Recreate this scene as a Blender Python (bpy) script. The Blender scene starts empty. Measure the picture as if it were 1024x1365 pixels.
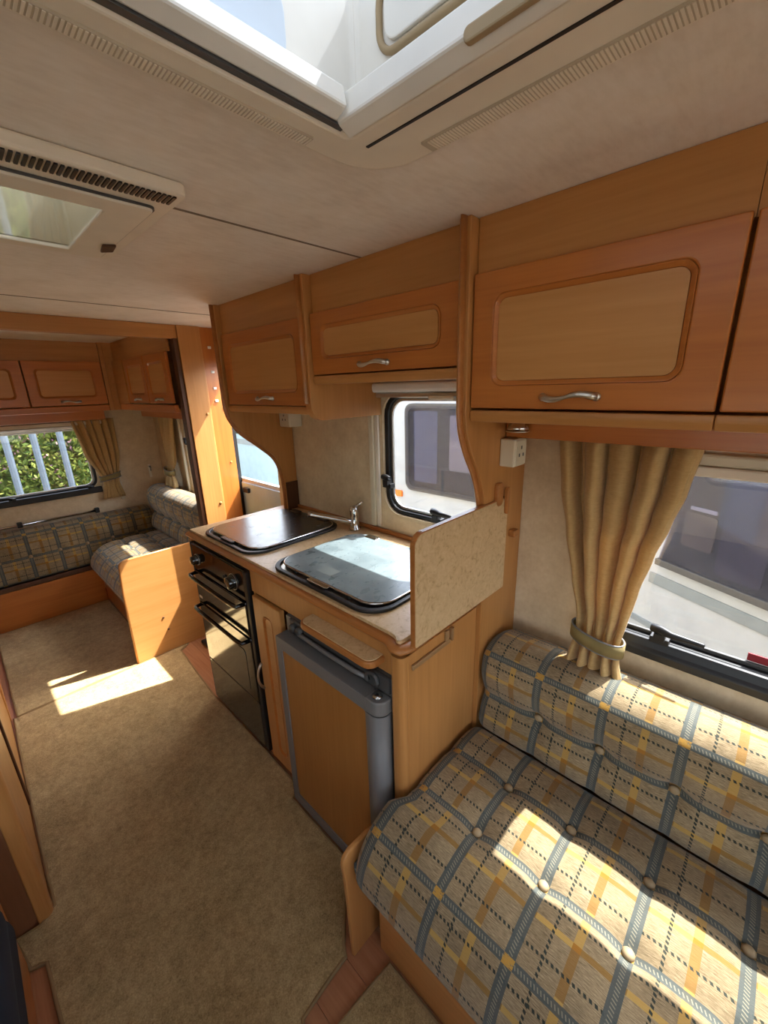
import bpy, bmesh, math, random
from mathutils import Vector, Matrix
random.seed(7)
S = bpy.context.scene
COL = S.collection
PI = math.pi

# ------------------------------------------------------------------ camera
cam_d = bpy.data.cameras.new('camera')
cam_d.sensor_fit = 'HORIZONTAL'; cam_d.sensor_width = 36.0
cam_d.lens = 549.7 / 1024 * 36.0
cam_d.clip_start = 0.02; cam_d.clip_end = 300
cam = bpy.data.objects.new('camera', cam_d); COL.objects.link(cam)
RW = ((0.6902, -0.2301, 0.6860), (-0.7230, -0.1818, 0.6665), (-0.0281, -0.9560, -0.2920))
right = Vector((RW[0][0], RW[1][0], RW[2][0])); down = Vector((RW[0][1], RW[1][1], RW[2][1])); fwd = Vector((RW[0][2], RW[1][2], RW[2][2]))
fwd.normalize(); right = (right - fwd * right.dot(fwd)).normalized(); up = right.cross(fwd)
M = Matrix((right, up, -fwd)).transposed().to_4x4()
M.translation = (0, 0, 1.52)
cam.matrix_world = M
S.camera = cam

# ------------------------------------------------------------------ world, sun, exposure
SUN = Vector((-1.0, 0.31, -1.40)).normalized()
w = bpy.data.worlds.new('sky'); S.world = w; w.use_nodes = True
nt = w.node_tree; nt.nodes.clear()
sky = nt.nodes.new('ShaderNodeTexSky'); sky.sky_type = 'NISHITA'; sky.sun_disc = False
sky.sun_elevation = math.asin(-SUN.z); sky.sun_rotation = math.atan2(-SUN.x, -SUN.y)
sky.air_density = 1.0; sky.dust_density = 2.0; sky.ozone_density = 1.0
hs = nt.nodes.new('ShaderNodeHueSaturation'); hs.inputs['Saturation'].default_value = 0.45
tn = nt.nodes.new('ShaderNodeMix'); tn.data_type = 'RGBA'; tn.blend_type = 'MULTIPLY'; tn.inputs[0].default_value = 1.0; tn.inputs[7].default_value = (1.0, 0.965, 0.91, 1)
bg = nt.nodes.new('ShaderNodeBackground'); bg.inputs['Strength'].default_value = 0.46
wo = nt.nodes.new('ShaderNodeOutputWorld')
nt.links.new(sky.outputs[0], hs.inputs['Color']); nt.links.new(hs.outputs[0], tn.inputs[6]); nt.links.new(tn.outputs[2], bg.inputs[0]); nt.links.new(bg.outputs[0], wo.inputs[0])
sd = bpy.data.lights.new('sun', 'SUN'); sd.energy = 6.0; sd.angle = math.radians(0.55); sd.color = (1.0, 0.94, 0.84)
so = bpy.data.objects.new('sun', sd); COL.objects.link(so)
so.rotation_euler = SUN.to_track_quat('-Z', 'Y').to_euler(); so.location = (6, -2, 9)
S.view_settings.view_transform = 'Standard'; S.view_settings.look = 'None'
S.view_settings.exposure = 2.18; S.view_settings.gamma = 1.0; S.view_settings.use_curve_mapping = False
S.cycles.max_bounces = 14; S.cycles.diffuse_bounces = 8; S.cycles.glossy_bounces = 5
S.cycles.transmission_bounces = 8; S.cycles.transparent_max_bounces = 16
S.cycles.use_denoising = True; S.cycles.sample_clamp_indirect = 8.0
S.cycles.caustics_reflective = False; S.cycles.caustics_refractive = False

# ------------------------------------------------------------------ materials
def srgb(h):
    h = h.lstrip('#'); c = [int(h[i:i + 2], 16) / 255 for i in (0, 2, 4)]
    return tuple((x / 12.92 if x <= 0.04045 else ((x + 0.055) / 1.055) ** 2.4) for x in c) + (1.0,)
class NT:
    def __init__(s, name):
        s.m = bpy.data.materials.new(name); s.m.use_nodes = True; s.t = s.m.node_tree; s.t.nodes.clear()
        s.out = s.n('ShaderNodeOutputMaterial')
    def n(s, ty, **kw):
        o = s.t.nodes.new(ty)
        for k, v in kw.items(): setattr(o, k, v)
        return o
    def put(s, sock, v):
        if v is None: return
        if isinstance(v, bpy.types.NodeSocket): s.t.links.new(v, sock)
        else:
            sock.default_value = v
    def math(s, op, a, b=None, c=None):
        o = s.n('ShaderNodeMath', operation=op)
        s.put(o.inputs[0], a); s.put(o.inputs[1], b); s.put(o.inputs[2], c)
        return o.outputs[0]
    def mix(s, f, a, b):
        o = s.n('ShaderNodeMix', data_type='RGBA')
        s.put(o.inputs[0], f); s.put(o.inputs[6], a); s.put(o.inputs[7], b)
        return o.outputs[2]
    def coord(s, kind='Object', scale=(1, 1, 1)):
        c = s.n('ShaderNodeTexCoord'); m = s.n('ShaderNodeMapping')
        s.t.links.new(c.outputs[kind], m.inputs[0]); m.inputs['Scale'].default_value = scale
        return m.outputs[0]
    def noise(s, vec, scale, detail=4, rough=0.55, dist=0.0):
        o = s.n('ShaderNodeTexNoise'); s.put(o.inputs['Vector'], vec); o.inputs['Scale'].default_value = scale
        o.inputs['Detail'].default_value = detail; o.inputs['Roughness'].default_value = rough; o.inputs['Distortion'].default_value = dist
        return o.outputs[0]
    def ramp(s, f, stops):
        o = s.n('ShaderNodeValToRGB'); s.put(o.inputs[0], f)
        e = o.color_ramp.elements
        while len(e) < len(stops): e.new(0.5)
        for i, (p, c) in enumerate(stops): e[i].position = p; e[i].color = c
        return o.outputs[0]
    def bump(s, h, strength=0.3, dist=0.01):
        o = s.n('ShaderNodeBump'); o.inputs['Strength'].default_value = strength; o.inputs['Distance'].default_value = dist
        s.put(o.inputs['Height'], h); return o.outputs[0]
    def bsdf(s, col, rough=0.5, metal=0.0, spec=0.5, normal=None, coat=0.0, coat_rough=0.1, sheen=0.0):
        b = s.n('ShaderNodeBsdfPrincipled')
        s.put(b.inputs['Base Color'], col); s.put(b.inputs['Roughness'], rough); b.inputs['Metallic'].default_value = metal
        b.inputs['Specular IOR Level'].default_value = spec; s.put(b.inputs['Normal'], normal)
        b.inputs['Coat Weight'].default_value = coat; b.inputs['Coat Roughness'].default_value = coat_rough
        b.inputs['Sheen Weight'].default_value = sheen
        s.t.links.new(b.outputs[0], s.out.inputs[0]); return b
def plain(name, col, rough=0.5, metal=0.0, spec=0.5, coat=0.0, vary=0.06):
    k = NT(name); v = k.noise(k.coord(), 9.0, 3)
    c = srgb(col) if isinstance(col, str) else col
    d = tuple(x * (1 - vary) for x in c[:3]) + (1,); l = tuple(min(1, x * (1 + vary)) for x in c[:3]) + (1,)
    k.bsdf(k.ramp(v, [(0.3, d), (0.7, l)]), rough, metal, spec, coat=coat); return k.m
def wood(name, a, b, axis='y', rough=0.42, coat=0.15, spec=0.35, fine=1.0):
    k = NT(name)
    sc = {'x': (1.2, 26, 26), 'y': (26, 1.2, 26), 'z': (26, 26, 1.2)}[axis]
    v = k.coord('Object', sc); n1 = k.noise(v, 1.0 * fine, 6, 0.62, 0.6)
    sc2 = tuple(x * 4 for x in sc); n2 = k.noise(k.coord('Object', sc2), 1.0, 3, 0.5)
    n3 = k.noise(k.coord(), 2.2, 3)
    f = k.math('MULTIPLY_ADD', n2, 0.35, k.math('MULTIPLY', n1, 0.65))
    f = k.math('MULTIPLY_ADD', n3, 0.35, k.math('SUBTRACT', f, 0.175))
    c = k.ramp(f, [(0.28, srgb(a)), (0.5, tuple((x + y) / 2 for x, y in zip(srgb(a), srgb(b)))), (0.72, srgb(b))])
    k.bsdf(c, rough, 0, spec, k.bump(n1, 0.05, 0.002), coat, 0.25); return k.m
MATS = {}
M_ = MATS
M_['beech'] = wood('beech_y', '#AC763F', '#C38B50', 'y')
M_['beech_z'] = wood('beech_z', '#AC763F', '#C38B50', 'z')
M_['beech_x'] = wood('beech_x', '#AC763F', '#C38B50', 'x')
M_['cherry'] = wood('cherry_y', '#A8622B', '#C27938', 'y', 0.32, 0.35)
M_['cherry_z'] = wood('cherry_z', '#A8622B', '#C27938', 'z', 0.32, 0.35)
M_['cherry_x'] = wood('cherry_x', '#A8622B', '#C27938', 'x', 0.32, 0.35)
M_['panel'] = wood('panel_beech', '#B88146', '#C99358', 'y', 0.40, 0.2)
M_['panel_x'] = wood('panel_beech_x', '#B88146', '#C99358', 'x', 0.40, 0.2)
M_['fridgewood'] = wood('fridge_panel', '#96622C', '#A8733A', 'z', 0.45, 0.1)
M_['shadewood'] = wood('shaded_board', '#74492E', '#8A5A3A', 'z', 0.5, 0.05)  # wood darkened to put shade into the left cabinet's side panel
M_['bracketwood'] = wood('bracket_wood', '#8E6A45', '#A6825A', 'x', 0.5, 0.05)
M_['lip'] = wood('lipping', '#A0622F', '#B67A42', 'y', 0.35, 0.3)
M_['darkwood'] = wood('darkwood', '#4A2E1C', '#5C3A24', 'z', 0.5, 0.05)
M_['vinyl'] = wood('vinyl_plank', '#96603F', '#B98660', 'y', 0.45, 0.1, fine=1.6)
M_['white'] = plain('white_plastic', '#E6E3DC', 0.4)
M_['cream'] = plain('cream_plastic', '#D9CFB6', 0.45)
M_['ivory'] = plain('ivory_plastic', '#E8DECD', 0.5)
M_['strip'] = plain('ribbed_strip', '#C2B5A0', 0.6)
M_['black'] = plain('black_rubber', '#141416', 0.45, vary=0.1)
M_['blackgloss'] = plain('black_glass', '#08090A', 0.06, spec=0.6, coat=0.6)
M_['smoke'] = plain('smoked_panel', '#2B2B29', 0.10, spec=0.6, coat=0.5)
M_['grey'] = plain('grey_plastic', '#6F6D6B', 0.45)
M_['darkgrey'] = plain('dark_grey_plastic', '#454443', 0.5)
M_['chrome'] = plain('chrome', '#D5D5D5', 0.12, 1.0)
M_['satin'] = plain('satin_metal', '#D0CCC4', 0.34, 1.0)
M_['steel'] = plain('galvanised_steel', '#5C6670', 0.5, 0.3, vary=0.12)
M_['orange'] = plain('amber_lens', '#E8791E', 0.25)
M_['red'] = plain('red_lens', '#8E2F36', 0.25)
M_['navy'] = plain('navy_fabric', '#141925', 0.95, vary=0.2)
M_['paint'] = plain('white_paint', '#ABB1B8', 0.28, coat=0.4)
M_['stripe'] = plain('grey_stripe', '#7D868C', 0.4)
M_['tyre'] = plain('tyre', '#1B1B1C', 0.9)
M_['seam'] = plain('seam_dark', '#7B6D5C', 0.7)  # dark line colour of the ceiling joints
M_['bluewhite'] = plain('blue_white_plastic', '#C6D3E2', 0.35)
M_['gasket'] = plain('beige_gasket', '#A08A68', 0.6)
M_['tieback'] = plain('tieback_weave', '#857447', 0.9, vary=0.25)
M_['doorblue'] = plain('door_lining', '#B4D6F4', 0.4)
M_['label'] = plain('faded_label', '#7E8784', 0.5)
def mk_ceiling():
    k = NT('ceiling_vinyl'); v = k.coord()
    a = k.noise(v, 7.0, 5, 0.65); b = k.noise(k.coord('Object', (1, 3.5, 1)), 22.0, 4, 0.6)
    f = k.math('MULTIPLY_ADD', a, 0.6, k.math('MULTIPLY', b, 0.4))
    c = k.ramp(f, [(0.3, srgb('#DCD1C4')), (0.5, srgb('#EBE2D7')), (0.72, srgb('#F5EEE6'))])
    k.bsdf(c, 0.55, 0, 0.3, k.bump(b, 0.12, 0.003)); return k.m
M_['ceiling'] = mk_ceiling()
def mk_wall():
    k = NT('wall_vinyl'); v = k.coord()
    a = k.noise(v, 14.0, 5, 0.65); b = k.noise(v, 60.0, 3, 0.6)
    f = k.math('MULTIPLY_ADD', a, 0.65, k.math('MULTIPLY', b, 0.35))
    c = k.ramp(f, [(0.3, srgb('#CBB491')), (0.55, srgb('#DCC8A6')), (0.75, srgb('#E6D6BA'))])
    k.bsdf(c, 0.6, 0, 0.3, k.bump(b, 0.1, 0.002)); return k.m
M_['wall'] = mk_wall()
def mk_laminate():
    k = NT('laminate'); v = k.coord()
    a = k.noise(v, 38.0, 6, 0.7, 1.2); b = k.noise(v, 120.0, 3, 0.6)
    f = k.math('MULTIPLY_ADD', a, 0.7, k.math('MULTIPLY', b, 0.3))
    c = k.ramp(f, [(0.32, srgb('#A9855A')), (0.46, srgb('#CDAE82')), (0.7, srgb('#DDC299'))])
    k.bsdf(c, 0.38, 0, 0.45); return k.m
M_['laminate'] = mk_laminate()
def mk_carpet():
    k = NT('carpet_pile'); v = k.coord()
    a = k.noise(v, 260.0, 4, 0.8); b = k.noise(v, 5.0, 4); d = k.noise(v, 42.0, 3, 0.7)
    f = k.math('MULTIPLY_ADD', a, 0.55, k.math('MULTIPLY_ADD', b, 0.2, k.math('MULTIPLY', d, 0.25)))
    c = k.ramp(f, [(0.36, srgb('#7C673F')), (0.5, srgb('#AF9769')), (0.64, srgb('#D3BC8C'))])
    k.bsdf(c, 0.98, 0, 0.1, k.bump(a, 0.7, 0.006), sheen=0.2); return k.m
M_['carpet'] = mk_carpet()
M_['binding'] = plain('carpet_binding', '#8C7550', 0.95, vary=0.15)
def mk_glass(name, tint, refl=1.45, rough=0.0, haze=0.0, graze=1.0):
    k = NT(name)
    tr = k.n('ShaderNodeBsdfTransparent'); tr.inputs[0].default_value = tint
    gl = k.n('ShaderNodeBsdfGlossy'); gl.inputs['Roughness'].default_value = rough; gl.inputs[0].default_value = (1, 1, 1, 1)
    lw = k.n('ShaderNodeLayerWeight'); lw.inputs[0].default_value = 0.5      # Schlick from the facing angle, same on both faces
    r0 = ((refl - 1) / (refl + 1)) ** 2
    fr = k.math('MULTIPLY_ADD', k.math('POWER', lw.outputs['Facing'], 5.0), (1 - r0) * graze, r0)
    mx = k.n('ShaderNodeMixShader'); k.t.links.new(fr, mx.inputs[0])
    base = tr.outputs[0]
    if haze:
        df = k.n('ShaderNodeBsdfDiffuse'); df.inputs[0].default_value = (0.75, 0.77, 0.8, 1)
        m2 = k.n('ShaderNodeMixShader'); m2.inputs[0].default_value = haze
        k.t.links.new(tr.outputs[0], m2.inputs[1]); k.t.links.new(df.outputs[0], m2.inputs[2]); base = m2.outputs[0]
    k.t.links.new(base, mx.inputs[1]); k.t.links.new(gl.outputs[0], mx.inputs[2]); k.t.links.new(mx.outputs[0], k.out.inputs[0])
    return k.m
M_['glass'] = mk_glass('window_acrylic', (0.80, 0.83, 0.87, 1), haze=0.03)
def mk_dome():
    k = NT('opal_acrylic')
    tr = k.n('ShaderNodeBsdfTransparent'); tr.inputs[0].default_value = (0.13, 0.145, 0.165, 1)
    tl = k.n('ShaderNodeBsdfTranslucent'); tl.inputs[0].default_value = (0.10, 0.112, 0.125, 1)
    gl = k.n('ShaderNodeBsdfGlossy'); gl.inputs['Roughness'].default_value = 0.15
    m1 = k.n('ShaderNodeMixShader'); m1.inputs[0].default_value = 0.45
    k.t.links.new(tr.outputs[0], m1.inputs[1]); k.t.links.new(tl.outputs[0], m1.inputs[2])
    m2 = k.n('ShaderNodeMixShader'); m2.inputs[0].default_value = 0.03
    k.t.links.new(m1.outputs[0], m2.inputs[1]); k.t.links.new(gl.outputs[0], m2.inputs[2]); k.t.links.new(m2.outputs[0], k.out.inputs[0]); return k.m
M_['dome'] = mk_dome()
M_['lens'] = mk_glass('hatch_lens', (0.93, 0.92, 0.86, 1), 1.25, 0.05, haze=0.06)
M_['smokeglass'] = mk_glass('tinted_vehicle_glass', (0.66, 0.66, 0.74, 1), 1.25, haze=0.015, graze=0.25)
def mk_lid(name, a, b, rough, sc, spec):
    k = NT(name); n = k.noise(k.coord('Object', (1, 0.6, 1)), sc, 6, 0.7, 0.8)
    n2 = k.noise(k.coord('Object', (0.7, 1, 1)), sc * 5, 4, 0.6)
    c = k.ramp(n, [(0.35, srgb(a)), (0.68, srgb(b))])
    r = k.math('MULTIPLY_ADD', n2, rough * 1.0, rough * 0.5)
    k.bsdf(c, r, 0, spec); return k.m
M_['sinklid'] = mk_lid('sink_lid_glass', '#5C686B', '#7E8B8D', 0.30, 7, 0.75)
M_['hoblid'] = mk_lid('hob_lid_glass', '#1E1D1C', '#3A342E', 0.24, 6, 0.40)
def mk_cloth(name, a, b, scale=(1, 1, 1)):
    k = NT(name); v = k.coord('Object', scale)
    n = k.noise(v, 90, 4, 0.7); n2 = k.noise(k.coord('Object', (40, 40, 500)), 1.0, 3, 0.6)
    f = k.math('MULTIPLY_ADD', n, 0.5, k.math('MULTIPLY', n2, 0.5))
    c = k.ramp(f, [(0.3, srgb(a)), (0.7, srgb(b))])
    p = k.bsdf(c, 0.85, 0, 0.2, k.bump(n2, 0.1, 0.002), sheen=0.25)
    tl = k.n('ShaderNodeBsdfTranslucent'); k.put(tl.inputs[0], c)
    mx = k.n('ShaderNodeMixShader'); mx.inputs[0].default_value = 0.22
    k.t.links.new(p.outputs[0], mx.inputs[1]); k.t.links.new(tl.outputs[0], mx.inputs[2]); k.t.links.new(mx.outputs[0], k.out.inputs[0])
    return k.m
M_['curtain'] = mk_cloth('curtain_cloth', '#BD9A62', '#D6B67F')
def mk_plaid(name, gain=1.0, pu=0.167, pv=0.163):
    k = NT(name)
    uv = k.n('ShaderNodeTexCoord').outputs['UV']; sp = k.n('ShaderNodeSeparateXYZ'); k.t.links.new(uv, sp.inputs[0])
    # a gentle wobble so the woven bands are not ruler straight
    U = k.math('DIVIDE', sp.outputs[0], pu); V = k.math('DIVIDE', sp.outputs[1], pv)
    def dist(T, c, n=1.0):           # distance (in periods) to the nearest line at offset c
        t = k.math('ADD', k.math('SUBTRACT', T, c), 100.5)
        return k.math('ABSOLUTE', k.math('SUBTRACT', k.math('FRACT', t), 0.5))
    def band(T, c, w):
        return k.math('LESS_THAN', dist(T, c), w)
    def dash(a, b, freq, duty=0.5):
        t = k.math('FRACT', k.math('ADD', k.math('MULTIPLY', k.math('ADD', a, k.math('MULTIPLY', b, 0.45)), freq), 50.0))
        return k.math('LESS_THAN', t, duty)
    sc = gain
    heather = k.noise(k.coord('UV', (60, 600, 1)), 1.0, 4, 0.7); blot = k.noise(k.coord('UV', (6, 6, 1)), 1.0, 3)
    base = k.ramp(k.math('MULTIPLY_ADD', heather, 0.7, k.math('MULTIPLY', blot, 0.3)),
                  [(0.36, srgb('#65553D')), (0.5, srgb('#8D7A5C')), (0.64, srgb('#AD9977'))])
    alt = k.math('LESS_THAN', k.math('FRACT', k.math('ADD', V, 100.08)), 0.5)
    altU = k.math('LESS_THAN', k.math('FRACT', k.math('ADD', U, 100.08)), 0.5)
    ochre = k.mix(alt, srgb('#86632F'), srgb('#B38E49')); ochre2 = k.mix(altU, srgb('#B5924B'), srgb('#8A672C'))
    c = base
    c = k.mix(k.math('MULTIPLY', band(U, 0.44, 0.048), 0.85), c, ochre)
    c = k.mix(k.math('MULTIPLY', band(V, 0.40, 0.034), 0.85), c, ochre2)
    both = k.math('MULTIPLY', band(U, 0.44, 0.048), band(V, 0.40, 0.034)); c = k.mix(both, c, srgb('#9A6A26'))
    dk = srgb('#33372F')
    for T, O, cc in ((U, V, 0.70), (V, U, 0.72), (V, U, 0.18)):
        c = k.mix(k.math('MULTIPLY', band(T, cc, 0.017), dash(O, T, 17.0, 0.55)), c, dk)
    blue = srgb('#4B5250'); pale = srgb('#86816E')
    bU = band(U, 0.0, 0.068); bV = band(V, 0.0, 0.052)
    c = k.mix(k.math('MULTIPLY', bV, 0.92), c, blue); c = k.mix(k.math('MULTIPLY', bU, 0.92), c, blue)
    c = k.mix(k.math('MULTIPLY', band(U, 0.0, 0.026), dash(V, U, 26.0, 0.34)), c, pale)
    c = k.mix(k.math('MULTIPLY', band(V, 0.0, 0.022), dash(U, V, 26.0, 0.34)), c, pale)
    knot = k.math('MULTIPLY', k.math('MULTIPLY', bU, bV), k.math('GREATER_THAN', heather, 0.42)); c = k.mix(knot, c, srgb('#B58A3E'))
    k.bsdf(c, 0.92, 0, 0.15, k.bump(heather, 0.35, 0.003), sheen=0.2); return k.m
M_['plaid'] = mk_plaid('plaid_fabric')
def mk_leaf(name, a, b):
    k = NT(name); oi = k.n('ShaderNodeNewGeometry')
    c = k.ramp(oi.outputs['Random Per Island'], [(0.1, srgb(a)), (0.9, srgb(b))])
    p = k.bsdf(c, 0.6, 0, 0.3); tl = k.n('ShaderNodeBsdfTranslucent'); k.put(tl.inputs[0], c)
    mx = k.n('ShaderNodeMixShader'); mx.inputs[0].default_value = 0.35
    k.t.links.new(p.outputs[0], mx.inputs[1]); k.t.links.new(tl.outputs[0], mx.inputs[2]); k.t.links.new(mx.outputs[0], k.out.inputs[0]); return k.m
M_['leaf'] = mk_leaf('leaf_green', '#46601F', '#99A04C')
M_['blossom'] = mk_leaf('blossom', '#80566E', '#B58C88')
def mk_ground():
    k = NT('gravel'); v = k.coord(); n = k.noise(v, 30, 5, 0.7); m = k.noise(v, 1.2, 4)
    c = k.ramp(k.math('MULTIPLY_ADD', n, 0.6, k.math('MULTIPLY', m, 0.4)), [(0.3, srgb('#6F6A62')), (0.7, srgb('#A29B90'))])
    k.bsdf(c, 0.95, 0, 0.2, k.bump(n, 0.6, 0.02)); return k.m
M_['ground'] = mk_ground()

# ------------------------------------------------------------------ mesh helpers
class MB:
    def __init__(s, xf=None):
        s.v = []; s.f = []; s.sm = []; s.xf = xf; s.uv = None
    def add(s, vs, fs, smooth=False):
        b = len(s.v); s.v += [tuple(p) for p in vs]; s.f += [tuple(b + i for i in f) for f in fs]; s.sm += [smooth] * len(fs); return s
    def box(s, x0, x1, y0, y1, z0, z1):
        v = [(x, y, z) for z in (z0, z1) for y in (y0, y1) for x in (x0, x1)]
        return s.add(v, [(0, 2, 3, 1), (4, 5, 7, 6), (0, 1, 5, 4), (2, 6, 7, 3), (0, 4, 6, 2), (1, 3, 7, 5)])
    def _p(s, ax, a, b, c):
        return {'x': (c, a, b), 'y': (a, c, b), 'z': (a, b, c)}[ax]
    def prism(s, poly, ax, c0, c1, smooth=False):
        n = len(poly)
        v = [s._p(ax, a, b, c0) for a, b in poly] + [s._p(ax, a, b, c1) for a, b in poly]
        s.add(v, [tuple(range(n)), tuple(range(2 * n - 1, n - 1, -1))])
        b = len(s.v) - 2 * n
        s.f += [(b + i, b + n + i, b + n + (i + 1) % n, b + (i + 1) % n) for i in range(n)]; s.sm += [smooth] * n
        return s
    def ring(s, o, i, ax, c0, c1, ci0=None, ci1=None):
        n = len(o); ci0 = c0 if ci0 is None else ci0; ci1 = c1 if ci1 is None else ci1
        v = [s._p(ax, a, b, c0) for a, b in o] + [s._p(ax, a, b, c1) for a, b in o] + [s._p(ax, a, b, ci0) for a, b in i] + [s._p(ax, a, b, ci1) for a, b in i]
        fs = []
        for k in range(n):
            j = (k + 1) % n
            fs += [(k, j, n + j, n + k), (2 * n + k, 3 * n + k, 3 * n + j, 2 * n + j), (n + k, n + j, 3 * n + j, 3 * n + k), (k, 2 * n + k, 2 * n + j, j)]
        return s.add(v, fs)
    def tube(s, path, r, n=10, closed=False, flat=1.0):
        P = [Vector(p) for p in path]; m = len(P); vs = []
        rr = r if isinstance(r, (list, tuple)) else [r] * m
        prev = None
        for i in range(m):
            if closed: t = P[(i + 1) % m] - P[i - 1]
            else: t = P[min(i + 1, m - 1)] - P[max(i - 1, 0)]
            t.normalize()
            if prev is None:
                a = t.cross(Vector((0, 0, 1)))
                if a.length < 0.1: a = t.cross(Vector((0, 1, 0)))
            else: a = prev - t * prev.dot(t)
            a.normalize(); prev = a; b = t.cross(a)
            for k in range(n):
                th = 2 * PI * k / n
                vs.append(P[i] + (a * math.cos(th) + b * math.sin(th) * flat) * rr[i])
        fs = []
        for i in range(m if closed else m - 1):
            for k in range(n):
                i2 = (i + 1) % m
                fs.append((i * n + k, i * n + (k + 1) % n, i2 * n + (k + 1) % n, i2 * n + k))
        if not closed: fs += [tuple(range(n - 1, -1, -1)), tuple((m - 1) * n + k for k in range(n))]
        return s.add(vs, fs, True)
    def lathe(s, prof, o, ax='z', n=24):
        vs = []; o = Vector(o)
        for r, h in prof:
            for k in range(n):
                th = 2 * PI * k / n; a, b = r * math.cos(th), r * math.sin(th)
                vs.append(o + Vector({'x': (h, a, b), 'y': (a, h, b), 'z': (a, b, h)}[ax]))
        fs = []
        for i in range(len(prof) - 1):
            for k in range(n): fs.append((i * n + k, i * n + (k + 1) % n, (i + 1) * n + (k + 1) % n, (i + 1) * n + k))
        fs += [tuple(range(n - 1, -1, -1)), tuple((len(prof) - 1) * n + k for k in range(n))]
        return s.add(vs, fs, True)
    def mesh(s, name):
        me = bpy.data.meshes.new(name)
        vs = [s.xf(*p) for p in s.v] if s.xf else s.v
        me.from_pydata(vs, [], s.f); me.polygons.foreach_set('use_smooth', s.sm)
        bm = bmesh.new(); bm.from_mesh(me); bmesh.ops.recalc_face_normals(bm, faces=bm.faces); bm.to_mesh(me); bm.free()
        me.update(); return me
def obj(name, mb, mat, parent=None, bevel=0.0, seg=2, label=None, angle=40):
    me = mb.mesh(name) if isinstance(mb, MB) else mb
    o = bpy.data.objects.new(name, me); COL.objects.link(o)
    me.materials.append(MATS[mat] if isinstance(mat, str) else mat)
    if parent is not None:
        o.parent = parent
        r = parent; off = Vector((0, 0, 0))
        while r is not None: off += Vector(r.location); r = r.parent
        o.location = -off if parent.type == 'EMPTY' or True else (0, 0, 0)
    if bevel:
        b = o.modifiers.new('bevel', 'BEVEL'); b.width = bevel; b.segments = seg; b.limit_method = 'ANGLE'; b.angle_limit = math.radians(angle)
        b.harden_normals = False
    if label: o['label'] = label
    return o
def thing(name, label, cat, loc, group=None):
    o = bpy.data.objects.new(name, None); COL.objects.link(o); o.location = loc; o.empty_display_size = 0.05
    o['label'] = label; o['category'] = cat
    if group: o['group'] = group
    return o
def tag(o, label, cat, group=None):
    o['label'] = label; o['category'] = cat
    if group: o['group'] = group
    return o
def struct(o): o['kind'] = 'structure'; return o
def rrect(a0, a1, b0, b1, r, n=7):
    if not isinstance(r, (list, tuple)): r = [r] * 4      # corners: (a0,b0) (a1,b0) (a1,b1) (a0,b1)
    out = []
    for (ca, cb, st, rr) in ((a0 + r[0], b0 + r[0], PI, r[0]), (a1 - r[1], b0 + r[1], 1.5 * PI, r[1]), (a1 - r[2], b1 - r[2], 0, r[2]), (a0 + r[3], b1 - r[3], 0.5 * PI, r[3])):
        for k in range(n):
            th = st + 0.5 * PI * k / (n - 1); out.append((ca + rr * math.cos(th), cb + rr * math.sin(th)))
    return out
def slab(mb, ax, a0, a1, b0, b1, c0, c1, holes):
    A = sorted(set([a0, a1] + [h for H in holes for h in H[:2] if a0 < h < a1])); B = sorted(set([b0, b1] + [h for H in holes for h in H[2:] if b0 < h < b1]))
    for i in range(len(A) - 1):
        for j in range(len(B) - 1):
            ca, cb = (A[i] + A[i + 1]) / 2, (B[j] + B[j + 1]) / 2
            if any(H[0] < ca < H[1] and H[2] < cb < H[3] for H in holes): continue
            if ax == 'x': mb.box(c0, c1, A[i], A[i + 1], B[j], B[j + 1])
            elif ax == 'y': mb.box(A[i], A[i + 1], c0, c1, B[j], B[j + 1])
            else: mb.box(A[i], A[i + 1], B[j], B[j + 1], c0, c1)
    return mb
def interp(t, pts):
    if t <= pts[0][0]: return pts[0][1]
    for (a, x), (b, y) in zip(pts, pts[1:]):
        if t <= b:
            s = (t - a) / (b - a); s = s * s * (3 - 2 * s) * 0.6 + s * 0.4
            return x + (y - x) * s
    return pts[-1][1]
def crom(pts, step):
    out = []; n = len(pts)
    for i in range(n):
        p0, p1, p2, p3 = (Vector(pts[(i + k) % n]) for k in (-1, 0, 1, 2))
        L = (p2 - p1).length; m = max(1, int(round(L / step)))
        for k in range(m):
            t = k / m
            out.append(tuple(0.5 * ((2 * p1) + (p2 - p0) * t + (2 * p0 - 5 * p1 + 4 * p2 - p3) * t * t + (3 * p1 - p0 - 3 * p2 + p3) * t ** 3)))
    return out
ZC = 1.86      # ceiling
XW = 1.20      # right wall
YF = 3.80      # far wall
XL = -1.00; YB = -1.75

# ------------------------------------------------------------------ floor, walls, ceiling
f = struct(obj('floor', MB().box(XL - .03, XW + .03, YB, YF + .03, -0.06, -0.008), 'darkwood'))
k = 0
xs = [XL + i * 0.11 for i in range(21)]
for i, x0 in enumerate(xs[:-1]):
    y = YB + (i * 0.37 % 1.1) - 1.1
    while y < YF:
        y0, y1 = max(y, YB), min(y + 1.1, YF); y += 1.1
        if y1 - y0 < 0.05 or x0 + .11 > XW: continue
        obj('plank', MB().box(x0 + .0006, x0 + .1094, y0 + .0006, y1 - .0006, -0.008, random.uniform(-0.0006, 0)), 'vinyl', f)
RW_HOLES = [(0.60, 1.172, 1.0, 1.505), (-1.05, 0.335, 0.815, 1.325), (1.97, 2.475, -0.01, 1.70), (2.60, 3.22, 0.80, 1.31)]
struct(obj('wall_right', slab(MB(), 'x', YB, YF, -0.05, 2.0, XW, XW + .035, RW_HOLES), 'wall'))
LW_HOLES = [(-0.95, 0.35, 0.80, 1.36)]
struct(obj('wall_left', slab(MB(), 'x', YB, YF, -0.05, 2.0, XL - .035, XL, LW_HOLES), 'wall'))
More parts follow.
